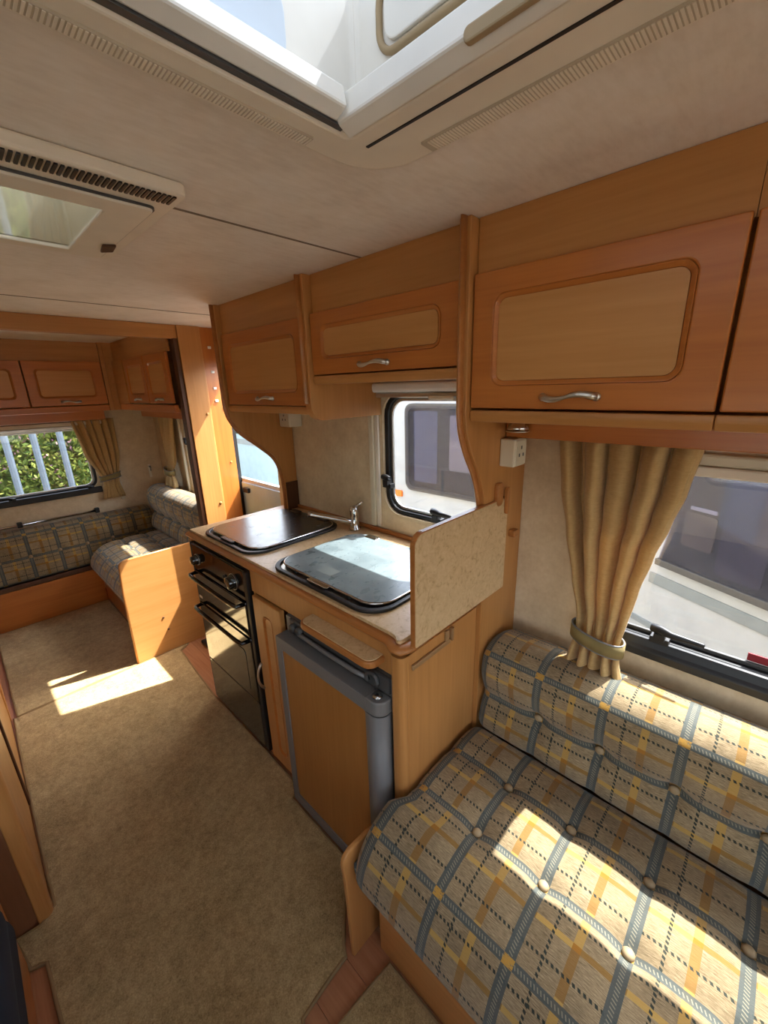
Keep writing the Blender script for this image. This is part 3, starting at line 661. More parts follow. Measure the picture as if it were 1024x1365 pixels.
# ------------------------------------------------------------------ cushions
def cushion(name, prof, y0, y1, v0, parent, step=.012, ny=None, rnd=.035, tuft_v=(), tuft_u=(), depth=.012, mat='plaid', axis='y', u0=.368, endshift=None, reverse=False):
    """closed profile in (x,z) swept along y; uv in metres: u along the sweep, v along the profile from index v0's point"""
    P = crom(prof, step); n = len(P)
    cx = sum(p[0] for p in P) / n; cz = sum(p[1] for p in P) / n
    k0 = min(range(n), key=lambda i: (P[i][0] - v0[0]) ** 2 + (P[i][1] - v0[1]) ** 2)
    P = P[k0:] + P[:k0]
    # split the ring at the far side of v0 so uv is continuous both ways
    L = [0.0]
    for i in range(n): L.append(L[-1] + (Vector(P[(i + 1) % n]) - Vector(P[i])).length)
    T = L[-1]; sp = int(n * .55)
    order = list(range(sp - n, sp + 1))
    def at(i):
        i %= n; return P[i]
    def arc(i): return L[i] if i >= 0 else L[i + n] - T
    nrm = []
    area = sum(P[i][0] * P[(i + 1) % n][1] - P[(i + 1) % n][0] * P[i][1] for i in range(n))
    sg = 1 if area > 0 else -1
    for i in range(n):
        a, b = Vector(P[i - 1]), Vector(P[(i + 1) % n]); t = (b - a).normalized(); nrm.append(Vector((t.y, -t.x)) * sg)
    ny = ny or max(8, int((y1 - y0) / step))
    ys = [y0 + (y1 - y0) * j / ny for j in range(ny + 1)]
    e = [rnd * (1 - math.cos(PI / 2 * q)) for q in (0, .2, .4, .6, .8)]
    ys = sorted(set([round(y, 5) for y in ys if y0 + rnd < y < y1 - rnd] + [round(y0 + z, 5) for z in e] + [round(y1 - z, 5) for z in e] + [round(y0 + rnd, 5), round(y1 - rnd, 5)]))
    V = []; UV = []
    sgn = -1 if reverse else 1
    for y in ys:
        d = min(y - y0, y1 - y); ins = 0
        if d < rnd: ins = rnd - math.sqrt(max(0, rnd * rnd - (rnd - d) ** 2))
        for i in order:
            a = arc(i); x, z = at(i); nx, nz = nrm[i % n]
            disp = ins
            fade = min(1, d / .05)
            for tv in tuft_v:
                g_ = (a - tv) / .013; disp += depth * .75 * math.exp(-g_ * g_ / 2)
                for tu in tuft_u:
                    q = ((a - tv) ** 2 + (y - tu) ** 2) / (2 * .020 ** 2)
                    if q < 8: disp += depth * 1.2 * math.exp(-q)
            if tuft_v and min(tuft_v) - .14 < a < max(tuft_v) + .14:
                for tu in tuft_u:
                    g_ = (y - tu) / .014
                    if abs(g_) < 4: disp += depth * .28 * math.exp(-g_ * g_ / 2)
            yy = y
            if endshift: yy += endshift(x, z, y)
            V.append((x - nx * disp, yy, z - nz * disp)); UV.append((sgn * (y - u0), a))
    m = len(order); fs = []
    for j in range(len(ys) - 1):
        for i in range(m - 1): fs.append((j * m + i, j * m + i + 1, (j + 1) * m + i + 1, (j + 1) * m + i))
    nv = len(V)
    for j in (0, len(ys) - 1):       # end caps
        c = len(V); V.append((cx, ys[j] + (endshift(cx, cz, ys[j]) if endshift else 0), cz)); UV.append((UV[j * m][0], .0))
        for i in range(m - 1): fs.append((c, j * m + i, j * m + i + 1))
    if axis == 'x': V = [(y, x, z) for x, y, z in V]
    me = bpy.data.meshes.new(name); me.from_pydata(V, [], fs)
    uvl = me.uv_layers.new(name='UVMap')
    cap = {nv: None, nv + 1: None}
    for p in me.polygons:
        p.use_smooth = True
        for li in p.loop_indices: uvl.data[li].uv = UV[me.loops[li].vertex_index]
    for p in me.polygons:            # caps: planar uv
        if any(vi >= nv for vi in p.vertices):
            for li in p.loop_indices:
                co = me.vertices[me.loops[li].vertex_index].co; uvl.data[li].uv = ((co.y if axis == 'x' else co.x) + .03, co.z)
    bm = bmesh.new(); bm.from_mesh(me); bmesh.ops.remove_doubles(bm, verts=bm.verts, dist=.00005); bmesh.ops.recalc_face_normals(bm, faces=bm.faces); bm.to_mesh(me); bm.free()
    return obj(name, me, mat, parent)
def button(parent, x, y, z, n, r=.0115, mat='gasket'):
    nn = Vector(n).normalized(); q = nn.to_track_quat('Z', 'Y').to_matrix()
    mb = MB(); mb.lathe([(r * .6, -.006), (r, -.001), (r, .002), (r * .75, .006), (r * .3, .0075)], (0, 0, 0), 'z', 14)
    mb.v = [tuple(q @ Vector(p) + Vector((x, y, z))) for p in mb.v]
    return obj('button', mb, mat, parent)

# bench by the window
bench = thing('bench', 'wooden bench base with rounded end board under the large plaid seat', 'bench', (.85, -.3, 0))
obj('front_board', MB().box(0.512, 0.528, -1.4, 0.560, 0.0, .30), 'beech', bench)
obj('base_top', MB().box(0.512, XW - .005, -1.4, 0.560, .300, .312), 'beech', bench)
eb = [(0.592, 0.0), (0.592, .380), (0.520, .398)] + [(0.466 - .034 * math.sin(PI / 2 * i / 8), .366 + .036 * math.cos(PI / 2 * i / 8)) for i in range(9)] + [(0.438, .30), (0.446, 0.0)]
obj('end_board', MB().prism(eb, 'y', 0.599, 0.613), 'beech_z', bench, .004)
sx = lambda x, z, y: (.030 * max(0, min(1, (y - .40) / .15)) * max(0, min(1, (.63 - x) / .04)) if y > .4 else 0)
TU = [.368 - .167 * i for i in range(11)]
seat = thing('seat_cushion', 'large buttoned plaid seat cushion on the bench in the sunlight', 'cushion', (.72, -.3, .31))
SP = [(0.975, .320), (0.985, .40), (0.972, .455), (0.93, .474), (0.836, .477), (0.76, .479), (0.675, .477), (0.60, .472), (0.545, .458), (0.50, .432), (0.466, .392), (0.449, .345), (0.450, .318), (0.475, .313), (0.56, .313), (0.78, .313)]
cushion('cushion_body', SP, -1.35, 0.566, (0.836, .477), seat, .011, 150, .04, (0.0, .161), TU, .011, endshift=sx)
for tu in TU[:6]:
    button(seat, .836, tu, .459, (0, 0, 1)); button(seat, .675, tu, .459, (0, 0, 1))
back = thing('backrest_cushion', 'rolled plaid backrest cushion on the bench below the tied curtain', 'cushion', (1.08, -.3, .45))
BP = [(1.188, .50), (1.188, .64), (1.184, .712), (1.14, .742), (1.075, .762), (1.015, .756), (0.975, .725), (0.963, .67), (0.975, .615), (0.985, .578), (0.975, .545), (0.962, .50), (0.965, .47), (0.985, .462), (1.06, .470), (1.15, .478)]
cushion('cushion_body', BP, -1.35, 0.553, (0.985, .578), back, .011, 150, .035, (0.0,), TU, .013, reverse=False)
for tu in TU[:6]: button(back, 1.003, tu - .0, .578, (-1, 0, 0))

# ------------------------------------------------------------------ curtains
def curtain(label, f3, top, tie, bot, zt, zm, zb, eL, eR, pleats, amp, group=None, tieback='plaid', seed=1, n_s=150, n_t=44, skirt=0.0):
    """f3(a, depth, z) -> world; eL/eR: edge position a at t, list of (t, a)"""
    rnd = random.Random(seed); ph = [rnd.uniform(0, 6.28) for _ in range(6)]
    t = thing('curtain', label, 'curtain', f3((eL[0][1] + eR[0][1]) / 2, 0, zb), group)
    V = []; UV = []
    for j in range(n_t + 1):
        s_t = j / n_t; z = zt + (zb - zt) * s_t
        aL, aR = interp(s_t, eL), interp(s_t, eR)
        tz = abs(s_t - (zt - zm) / (zt - zb)); pin = math.exp(-(tz / .09) ** 2)
        A = amp * (1 - .62 * pin) * (1.0 if s_t > .03 else .75)
        for i in range(n_s + 1):
            s = i / n_s; ss = s + .016 * math.sin(2 * PI * 2.3 * s + ph[0]) + .010 * math.sin(2 * PI * 4.1 * s + ph[1]) * (1 - s_t * .6)
            ph_ = 2 * PI * pleats * ss + .5 * math.sin(3 * s_t + ph[2])
            d = A * (math.tanh(1.9 * math.sin(ph_)) + .30 * math.sin(2 * ph_ + ph[3] + 1.3 * s_t) + .25 * math.sin(.5 * ph_ + ph[4]))
            a = aL + (aR - aL) * s + .35 * A * math.cos(ph_) * (1 - pin * .7) * (0.15 < s < .97 or 0.5)
            V.append(f3(a, d + .012 * pin + skirt * max(0, min(1, (s_t - .72) / .28)), z)); UV.append((s, s_t))
    m = n_s + 1; fs = [(j * m + i, j * m + i + 1, (j + 1) * m + i + 1, (j + 1) * m + i) for j in range(n_t) for i in range(n_s)]
    me = bpy.data.meshes.new('curtain_cloth'); me.from_pydata(V, [], fs)
    for p in me.polygons: p.use_smooth = True
    o = obj('curtain_cloth', me, 'curtain', t)
    sm = o.modifiers.new('solid', 'SOLIDIFY'); sm.thickness = .0022; sm.offset = 0
    tt = (zt - zm) / (zt - zb); aL, aR = interp(tt, eL), interp(tt, eR); c = (aL + aR) / 2; w_ = abs(aR - aL) / 2 + .009
    ro = []; dep = amp * 1.05 + .012
    ring = [(c + w_ * math.copysign(abs(math.cos(q)) ** .8, math.cos(q)), .010 + skirt * .5 + dep * math.sin(q)) for q in [2 * PI * k / 40 for k in range(40)]]
    hh = .019
    vs = []; uvs = []
    for zz in (-hh, hh):
        for kx, (a, d) in enumerate(ring): vs.append(f3(a, d, zm + zz + .012 * (a - c) / w_)); uvs.append((kx * .012, zz + .0))
    fs = [(k, (k + 1) % 40, 40 + (k + 1) % 40, 40 + k) for k in range(40)]
    me = bpy.data.meshes.new('tieback'); me.from_pydata(vs, [], fs); uvl = me.uv_layers.new(name='UVMap')
    for p in me.polygons:
        p.use_smooth = True
        for li in p.loop_indices: uvl.data[li].uv = uvs[me.loops[li].vertex_index]
    tb = obj('tieback', me, tieback, t); sm = tb.modifiers.new('solid', 'SOLIDIFY'); sm.thickness = .005; sm.offset = 1
    for sgz in (-1, 1):
        pth = [f3(a * 1.0 + (a - c) * .03, d * 1.04, zm + sgz * hh + .012 * (a - c) / w_) for a, d in ring]
        obj('cord_trim', MB().tube(pth, .0028, 6, True), 'grey', tb)
    return t
cx_ = lambda xw: (lambda a, d, z: (xw - d, a, z))
cy_ = lambda yw: (lambda a, d, z: (a, yw - d, z))
curtain('gold tied curtain hanging beside the bench window', cx_(1.140), 0, 0, 0, 1.388, .842, .748,
        [(0, .430), (.23, .414), (.42, .391), (.63, .362), (.80, .332), (.866, .324), (.92, .332), (1, .336)],
        [(0, .122), (.19, .138), (.32, .157), (.455, .179), (.61, .198), (.756, .209), (.866, .214), (.92, .206), (1, .192)], 4.5, .023, seed=3, skirt=.055, tieback='tieback')
curtain('gold tied curtain beside the end window that looks onto the fence', cy_(YF - .045), 0, 0, 0, 1.345, .905, .735,
        [(0, .905), (.4, .90), (.72, .862), (.8, .852), (1, .875)], [(0, .630), (.4, .665), (.72, .735), (.8, .748), (1, .725)], 5.5, .015, tieback='tieback', seed=5, n_s=110, n_t=34)
curtain('gold tied curtain on the lounge side window by the door post', cx_(1.150), 0, 0, 0, 1.41, .935, .825,
        [(0, 3.47), (.4, 3.47), (.72, 3.45), (.8, 3.43), (1, 3.44)], [(0, 3.22), (.4, 3.28), (.72, 3.33), (.8, 3.335), (1, 3.24)], 4.5, .015, seed=9, n_s=100, n_t=34, skirt=.05, tieback='tieback')

# ------------------------------------------------------------------ doorway, posts, beam
YP = 2.415
jb = thing('door_post', 'pale wooden post at the doorway with a dark edge strip, lit by sun', 'post', (1.03, 2.46, 0))
obj('post_board', MB().box(0.957, 1.072, YP, 2.478, 0.0, ZC - .001), 'beech_z', jb, .002)
obj('edge_strip', MB().box(0.934, 0.956, YP + .008, 2.478, 0.0, 1.794), 'darkwood', jb, .002)
for zz in (1.395, .865): obj('screw_cap', MB().lathe([(.008, 0), (.008, -.003), (.004, -.005)], (1.054, YP, zz), 'y', 12), 'beech_z', jb)
obj('post_bead', MB().box(1.073, 1.082, YP + .006, 2.478, 0.0, ZC - .001), 'panel', jb, .002)
jm = thing('door_jamb', 'orange wooden door jamb with white catches beside the doorway', 'jamb', (1.15, 2.47, 0))
obj('jamb_board', MB().box(1.083, XW - .002, YP + .018, 2.478, 0.0, ZC - .001), 'cherry_z', jm, .002)
for zz in (1.755, 1.625, 1.535, 1.465): obj('door_catch', MB().box(1.118, 1.137, YP + .013, YP + .018, zz - .007, zz + .007), 'white', jm, .002)
for zz in (1.42, 1.10): obj('screw_cap', MB().lathe([(.006, 0), (.006, -.003), (.003, -.004)], (1.165, YP + .018, zz), 'y', 10), 'panel', jm)
bm_ = struct(obj('trim_1', MB().box(XL + .002, 0.956, YP + .01, 2.478, 1.792, ZC - .001), 'beech_x', None, .002))
d1 = struct(obj('door_1', MB().box(XW + .036, XW + .062, 1.95, 2.495, .0, .985), 'bluewhite', None, .006))
obj('door_lining', MB().box(XW + .028, XW + .036, 1.98, 2.46, .03, .96), 'doorblue', d1, .003)
obj('door_catch', MB().box(XW + .010, XW + .028, 2.36, 2.42, .90, .93), 'black', d1, .003)
t2 = struct(obj('trim_2', MB().box(XW - .012, XW - .001, 2.462, 2.478, 0.0, 1.71), 'white', None, .002))
obj('door_gasket', MB().box(XW + .0, XW + .035, 2.462, 2.474, 0.0, 1.70), 'black', t2)
obj('roller_cap', MB().box(XW - .055, XW - .012, 2.44, 2.4525, 1.690, 1.722), 'white', t2, .004)
t3 = struct(obj('trim_3', MB().box(XW + .036, XW + .06, 1.93, 2.52, 1.675, 1.72), 'white', None, .004))

# step mat at the doorway
tag(obj('door_mat', MB().box(.80, 1.17, 1.96, 2.42, 0.0, .022), 'black', None, .006), 'small black rubber mat on the floor inside the doorway', 'mat')

# ------------------------------------------------------------------ carpets
def carpet(label, pts, z=.009, z0=.0005):
    n = len(pts); cen = Vector((sum(p[0] for p in pts) / n, sum(p[1] for p in pts) / n, 0))
    t = thing('carpet', label, 'carpet', (cen.x, cen.y, 0))
    obj('carpet_pile', MB().prism(pts, 'z', z0, z), 'carpet', t, .003)
    P = []
    for i in range(n):
        a, b = Vector(pts[i] + (0,)), Vector(pts[(i + 1) % n] + (0,)); m = max(2, int((b - a).length / .05))
        for k in range(m):
            q = a + (b - a) * k / m; P.append((q.x + random.uniform(-.0015, .0015), q.y + random.uniform(-.0015, .0015), .0062))
    obj('bound_edge', MB().tube(P, .0052, 8, True), 'binding', t); return t
carpet('long beige carpet runner down the aisle beside the fridge and cooker', [(-0.100, 2.478), (-0.106, 1.96), (-0.108, 1.37), (-0.145, 1.338), (-0.205, 1.348), (-0.182, 1.234), (-0.150, 1.218), (-0.140, 0.98), (-0.18, 0.2), (-0.18, -0.9), (0.10, -0.9), (0.14, .30), (0.275, .605), (0.430, .616), (0.442, .64), (0.560, .765), (0.593, .80), (0.594, 1.115), (0.640, 1.135), (0.642, 1.90), (0.680, 2.43), (0.745, 2.470)])
carpet('beige carpet piece in the lounge beyond the long runner', [(-0.085, 2.486), (0.47, 2.486), (0.56, 2.6), (0.56, 3.53), (-0.085, 3.53)])
carpet('small beige carpet offcut on the planks in front of the plaid bench', [(0.322, .530), (0.500, .515), (0.506, -.6), (0.18, -.6), (0.20, .28)])

# ------------------------------------------------------------------ far lounge
lou = thing('lounge_seat', 'wooden lounge seat box with curved end board past the doorway', 'seat', (.85, 3.0, 0))
ep = [(0.957, 0.0), (0.957, .642), (0.540, .644)] + [(0.510 - .034 * math.sin(PI / 2 * i / 8), .610 + .034 * math.cos(PI / 2 * i / 8)) for i in range(1, 9)] + [(0.466, .45), (0.460, 0.0)]
obj('end_board', MB().prism(ep, 'y', 2.480, 2.496), 'panel_x', lou, .003)
obj('end_lipping', MB().tube([(0.957, 2.488, .643)] + [(a, 2.488, b) for a, b in ep[2:]], .0085, 8, flat=.7), 'beech_z', lou)
for q in ((.635, .235), (.650, .150)): obj('screw_cap', MB().lathe([(.006, 0), (.006, -.003), (.003, -.004)], (q[0], 2.480, q[1]), 'y', 10), 'darkwood', lou)
obj('front_board', MB().box(0.565, 0.580, 2.497, 3.548, 0.0, .30), 'cherry', lou)
obj('base_top', MB().box(0.565, XW - .003, 2.497, YF - .003, .30, .312), 'beech', lou)
ls = thing('seat_cushion', 'plaid seat cushion behind the curved lounge end board', 'cushion', (.8, 3.0, .31))
SP2 = [(x + .045, z) for x, z in SP]
cushion('cushion_body', SP2, 2.499, 3.50, (0.881, .477), ls, .016, 70, .04, (0.0, .161), [2.7 + .167 * i for i in range(5)], .011, u0=2.7)
for i in range(5):
    for xx in (.881, .720): button(ls, xx, 2.7 + .167 * i, .459, (0, 0, 1))
lb = thing('backrest_cushion', 'plaid backrest cushion below the lounge side window', 'cushion', (1.08, 3.0, .48))
BP2 = [(x + .01 if x < 1.18 else x, .48 + (z - .47) * 1.18) for x, z in BP]
cushion('cushion_body', BP2, 2.499, 3.60, (0.995, .48 + .108 * 1.18), lb, .016, 70, .035, (0.0,), [2.7 + .167 * i for i in range(6)], .013, u0=2.7)
chest = thing('seat_chest', 'wooden chest board along the end wall of the lounge', 'chest', (0, 3.7, 0))
obj('front_board', MB().box(XL + .003, 0.563, 3.550, 3.565, 0.0, .268), 'cherry_x', chest)
obj('chest_top', MB().box(XL + .003, 0.563, 3.566, YF - .003, .262, .275), 'darkwood', chest)
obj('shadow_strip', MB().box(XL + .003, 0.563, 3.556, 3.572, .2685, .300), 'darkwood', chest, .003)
ec = thing('backrest_cushion', 'long plaid backrest cushion along the end wall under the pole', 'cushion', (0, 3.72, .28))
EP = [(3.785, .30), (3.785, .45), (3.782, .60), (3.765, .630), (3.715, .628), (3.672, .600), (3.640, .53), (3.622, .455), (3.610, .37), (3.612, .305), (3.64, .284), (3.72, .282)]
cushion('cushion_body', EP, -0.97, 1.02, (3.622, .455), ec, .016, 110, .03, (0.0,), [.20 + .167 * i for i in range(-6, 5)], .010, axis='x', u0=.20)
for i in range(-3, 5): button(ec, .20 + .167 * i, 3.637, .455, (0, -1, 0))
# opposite lounge seat end, only its board shows
ls2 = thing('lounge_seat', 'wooden lounge seat box with end board on the side away from the doorway', 'seat', (-.5, 3.0, 0))
obj('end_board', MB().prism([(-0.997, 0), (-0.997, .64), (-0.17, .64), (-0.11, .60), (-0.098, .45), (-0.108, 0)], 'y', 2.480, 2.496), 'panel_x', ls2, .004)
obj('front_board', MB().box(-0.130, -0.116, 2.497, 3.548, 0, .30), 'cherry', ls2)
obj('base_top', MB().box(-.997, -.116, 2.497, 3.548, .30, .312), 'beech', ls2)
ls2c = thing('seat_cushion', 'plaid seat cushion on the lounge seat away from the doorway', 'cushion', (-.5, 3.0, .31))
cushion('cushion_body', [(-0.57 - x * .45 + .62, z) for x, z in SP][::-1], 2.499, 3.50, (-.25, .477), ls2c, .02, 50, .04, (), (), .01, u0=2.7)
# pole on the end wall
pl = thing('table_rail', 'slim chrome rail with black clips on the end wall above the cushion', 'rail', (.2, YF - .02, .65))
obj('rail_tube', MB().tube([(-.75, YF - .022, .652), (.675, YF - .022, .652)], .0085, 12), 'chrome', pl)
for xx in (.20, .668): obj('rail_clip', MB().box(xx - .014, xx + .014, YF - .034, YF - .001, .636, .672), 'black', pl, .003)
hk = thing('wall_hook', 'small metal coat hook on the cream wall beside the lounge curtain', 'hook', (1.0, YF, .8))
obj('hook_arm', MB().tube([(1.10, YF - .003, .93), (1.10, YF - .025, .935), (1.10, YF - .035, .92), (1.10, YF - .03, .90)], .006, 8), 'satin', hk)
obj('hook_plate', MB().box(1.09, 1.11, YF - .005, YF - .001, .84, .95), 'ivory', hk, .003)

# lounge lockers: end wall
YL = 3.518
el = thing('overhead_locker', 'dark shaded lounge lockers with cherry doors above the end window', 'locker', (0, 3.65, 1.41))
b = MB(); b.box(XL + .003, .845, YL, YL + .012, 1.735, ZC - .001); b.box(XL + .003, .845, YL + .012, YF - .003, 1.418, 1.43); b.box(.838, .862, YL - .018, YF - .003, 1.41, ZC - .001)
obj('locker_body', b, 'beech_x', el)
obj('pelmet', MB().box(XL + .003, .837, YL - .012, YL + .012, 1.410, 1.450), 'cherry_x', el, .004)
obj('lower_pelmet', MB().box(XL + .003, .837, YF - .12, YF - .105, 1.345, 1.417), 'cherry_x', el, .003)
for a0, a1 in ((0.408, 0.834), (-0.025, 0.402), (-0.458, -0.031)):
    door_parts(el, facing_y(YL), a0, a1, 1.455, 1.735, 'x', ((a0 + a1) / 2, 1.478, .10, .004), (.055, .055, .05, .05))
rl = thing('overhead_locker', 'lounge lockers with twin cherry doors above the lounge side window', 'locker', (1.05, 3.0, 1.41))
XR = .918
b = MB(); b.box(XR, XR + .012, 2.482, 3.498, 1.735, ZC - .001); b.box(XR + .012, XW - .003, 2.482, 3.498, 1.418, 1.43); b.box(XR - .015, XR + .012, 3.27, 3.498, 1.455, 1.735)
b.box(.863, XR + .012, 3.4985, 3.513, 1.41, ZC - .001)
obj('locker_body', b, 'beech', rl)
obj('pelmet', MB().box(XR - .014, XR + .012, 2.482, 3.498, 1.410, 1.452), 'cherry', rl, .004)
obj('lower_pelmet', MB().box(1.06, 1.075, 2.482, 3.60, 1.352, 1.417), 'cherry', rl, .003)
for a0, a1 in ((2.855, 3.235), (2.488, 2.845)):
    door_parts(rl, facing_x(XR), a0, a1, 1.46, 1.733, 'y', ((a0 + a1) / 2, 1.482, .10, .004), (.05, .05, .045, .05))

# ------------------------------------------------------------------ left side units
lu = thing('cabinet', 'low wooden cabinet with pale corner post on the aisle side opposite the fridge', 'cabinet', (-.5, 1.6, 0))
obj('side_panel', MB().box(-0.99, -0.150, 1.352, 1.368, 0, .88), 'shadewood', lu)
obj('corner_post', MB().prism(rrect(-0.150, -0.112, 1.345, 1.395, [.004, .020, .004, .004]), 'z', 0, .88), 'beech_z', lu)
obj('front_panel', MB().box(-0.130, -0.116, 1.396, 1.858, 0, .88), 'beech_z', lu, .002)
obj('dark_edging', MB().prism(rrect(-0.132, -0.108, 1.859, 1.880, .006), 'z', 0, .88), 'darkwood', lu)
obj('rear_panel', MB().box(-0.126, -0.112, 1.881, 2.470, 0, .88), 'panel', lu, .002)
obj('cabinet_top', MB().box(-0.995, -0.105, 1.345, 2.470, .881, .905), 'laminate', lu, .004)
lb2 = thing('bench', 'wooden bench base opposite the plaid bench, under navy seat', 'bench', (-.6, .2, 0))
obj('front_board', MB().box(-0.202, -0.187, -1.2, 1.236, 0, .30), 'cherry', lb2, .002)
obj('end_board', MB().box(-0.99, -0.187, 1.2365, 1.250, 0, .30), 'cherry_x', lb2, .002)
obj('base_top', MB().box(-0.99, -0.203, -1.2, 1.236, .30, .312), 'beech', lb2)
nc = thing('seat_cushion', 'dark navy seat cushion opposite the plaid bench', 'cushion', (-.6, .2, .31))
NP = [(-.98, .32), (-.98, .43), (-.95, .462), (-.6, .468), (-.29, .466), (-.198, .45), (-.168, .41), (-.168, .35), (-.20, .318), (-.6, .315)]
cushion('cushion_body', NP, -1.2, 1.13, (-.6, .468), nc, .02, 80, .05, (), (), .01, mat='navy')

# ------------------------------------------------------------------ rooflights
sk1 = thing('skylight', 'large white framed skylight in the ceiling with ribbed vent strips', 'skylight', (.05, .05, ZC))
hx0, hx1, hy0, hy1 = -0.42, 0.50, -0.45, 0.515
obj('outer_frame', MB().ring(rrect(hx0 - .09, hx1 + .088, hy0 - .06, hy1 + .047, .085, 9), rrect(hx0 + .03, hx1 - .030, hy0 + .03, hy1 - .012, .012, 9), 'z', ZC - .016, ZC - .001), 'ivory', sk1, .007, 3)
obj('vent_strip', MB().box(-.30, 0.432, 0.532, 0.551, ZC - .019, ZC - .0155), 'strip', sk1)
obj('vent_strip', MB().box(0.549, 0.576, -.30, 0.440, ZC - .019, ZC - .0155), 'strip', sk1)
rb = MB()
for i in range(160): rb.box(-.296 + i * .00455, -.296 + i * .00455 + .0026, 0.533, 0.550, ZC - .0198, ZC - .0188)
for i in range(160): rb.box(0.550, 0.575, -.296 + i * .00455, -.296 + i * .00455 + .0026, ZC - .0198, ZC - .0188)
obj('vent_ribs', rb, 'ivory', sk1)['kind'] = 'stuff'
obj('blind_slot', MB().box(hx1 + .000, hx1 + .0045, -.40, 0.500, ZC - .0172, ZC - .0150), 'black', sk1)
obj('blind_slot', MB().box(-.38, 0.455, hy1 - .022, hy1 - .0125, ZC - .0130, ZC - .010), 'darkgrey', sk1)
obj('blind_housing', MB().prism([(hx1 - .058, ZC - .012), (hx1 - .036, ZC - .022), (hx1 - .034, ZC - .002), (hx1 - .034, ZC + .02), (hx1 - .052, ZC + .02)], 'y', -.42, hy1 - .020), 'white', sk1, .003)
obj('blind_housing', MB().prism([(hy1 - .045, ZC - .004), (hy1 - .023, ZC - .012), (hy1 - .021, ZC + .02), (hy1 - .040, ZC + .02)], 'x', -.40, hx1 - .060), 'white', sk1, .003)
obj('blind_grip', MB().prism(rrect(-.02, .30, .0, .009, .004), 'z', 0, .0), 'ivory', sk1) if False else None
obj('blind_grip', MB().prism(rrect(0.05, 0.30, ZC - .020, ZC - .006, .006), 'x', hx1 - .0605, hx1 - .052), 'gasket', sk1, .002)
well = MB()
ro_, ri_ = rrect(hx0 + .001, hx1 - .001, hy0 + .001, hy1 - .001, .02), rrect(hx0 + .012, hx1 - .012, hy0 + .012, hy1 - .012, .014)
well.ring(ro_, ri_, 'z', ZC, ZC + .135)
obj('well_lining', well, 'white', sk1)
# raised panels on the well faces
obj('tinted_panel', MB().prism(rrect(-.36, .375, ZC + .022, ZC + .092, .022), 'y', hy1 - .016, hy1 - .0125), 'bluewhite', sk1, .002)
obj('inner_panel', MB().prism(rrect(-.30, .445, ZC + .062, ZC + .122, .020), 'x', hx1 - .018, hx1 - .0125), 'white', sk1, .002)
gp = rrect(-.31, .455, ZC + .054, ZC + .128, .026)
obj('panel_gasket', MB().tube([(hx1 - .0145, a, b_) for a, b_ in gp], .0045, 8, True), 'gasket', sk1)
obj('corner_gasket', MB().tube([(hx1 - .014, hy1 - .014, ZC + .02), (hx1 - .014, hy1 - .014, ZC + .133)], .003, 8), 'gasket', sk1)
dv = MB(); nx_, ny_ = 14, 14; vs = []
for i in range(nx_ + 1):
    for j in range(ny_ + 1):
        a, b_ = i / nx_, j / ny_
        h = (1 - abs(2 * a - 1) ** 4) * (1 - abs(2 * b_ - 1) ** 4)
        vs.append((hx0 - .02 + (hx1 - hx0 + .04) * a, hy0 - .02 + (hy1 - hy0 + .04) * b_, ZC + .137 + .05 * h))
dv.add(vs, [(i * (ny_ + 1) + j, (i + 1) * (ny_ + 1) + j, (i + 1) * (ny_ + 1) + j + 1, i * (ny_ + 1) + j + 1) for i in range(nx_) for j in range(ny_)], True)
obj('dome', dv, 'dome', sk1)
obj('dome_bar', MB().box(hx0, hx1, .16, .19, ZC + .128, ZC + .136), 'white', sk1, .003)
sk2 = thing('rooflight', 'small hinged rooflight with slatted vent grille and brown catch in the ceiling', 'skylight', (.12, 1.05, ZC))
q0, q1, p0, p1 = -0.14, 0.377, 0.812, 1.285
obj('outer_frame', MB().ring(rrect(q0, q1, p0, p1, .012), rrect(q0 + .045, q1 - .045, p0 + .085, p1 - .035, .008), 'z', ZC - .022, ZC - .001), 'ivory', sk2, .005, 3)
gm = MB()
for i in range(60):
    x0 = q0 + .012 + i * (q1 - q0 - .024) / 60; gm.box(x0, x0 + .0045, p0 + .010, p0 + .046, ZC - .0245, ZC - .0215)
obj('vent_grille', gm, 'black', sk2)['kind'] = 'stuff'
ht = obj('hatch', MB().ring(rrect(q0 + .04, q1 - .030, p0 + .075, p1 - .025, .012), rrect(q0 + .115, q1 - .098, p0 + .128, p1 - .060, .006), 'z', ZC - .030, ZC - .0225), 'ivory', sk2, .003)
obj('hatch_gap', MB().ring(rrect(q0 + .037, q1 - .027, p0 + .072, p1 - .022, .014), rrect(q0 + .041, q1 - .031, p0 + .076, p1 - .026, .012), 'z', ZC - .026, ZC - .0221), 'darkgrey', sk2)
obj('hatch_lens', MB().prism(rrect(q0 + .112, q1 - .095, p0 + .125, p1 - .057, .006), 'z', ZC - .026, ZC - .024), 'lens', ht)
obj('catch', MB().prism([(0.322, 1.135), (0.345, 1.12), (0.350, 1.165), (0.330, 1.185)], 'z', ZC - .036, ZC - .0302), 'darkwood', ht, .002)
obj('well_lining', MB().ring(rrect(-0.059, 0.299, 0.921, 1.234, .006), rrect(-0.050, 0.290, 0.930, 1.225, .006), 'z', ZC - .02, ZC + .11), 'cream', sk2)
obj('stay_arm', MB().tube([(-.02, 1.10, ZC + .01), (.10, 1.06, ZC + .02), (.17, 1.05, ZC + .03)], .009, 10), 'white', sk2)
obj('stay_arm', MB().tube([(.02, 1.0, ZC + .03), (.06, 1.08, ZC + .015), (.09, 1.14, ZC + .008)], .014, 10), 'white', sk2)
dv = MB(); vs = []
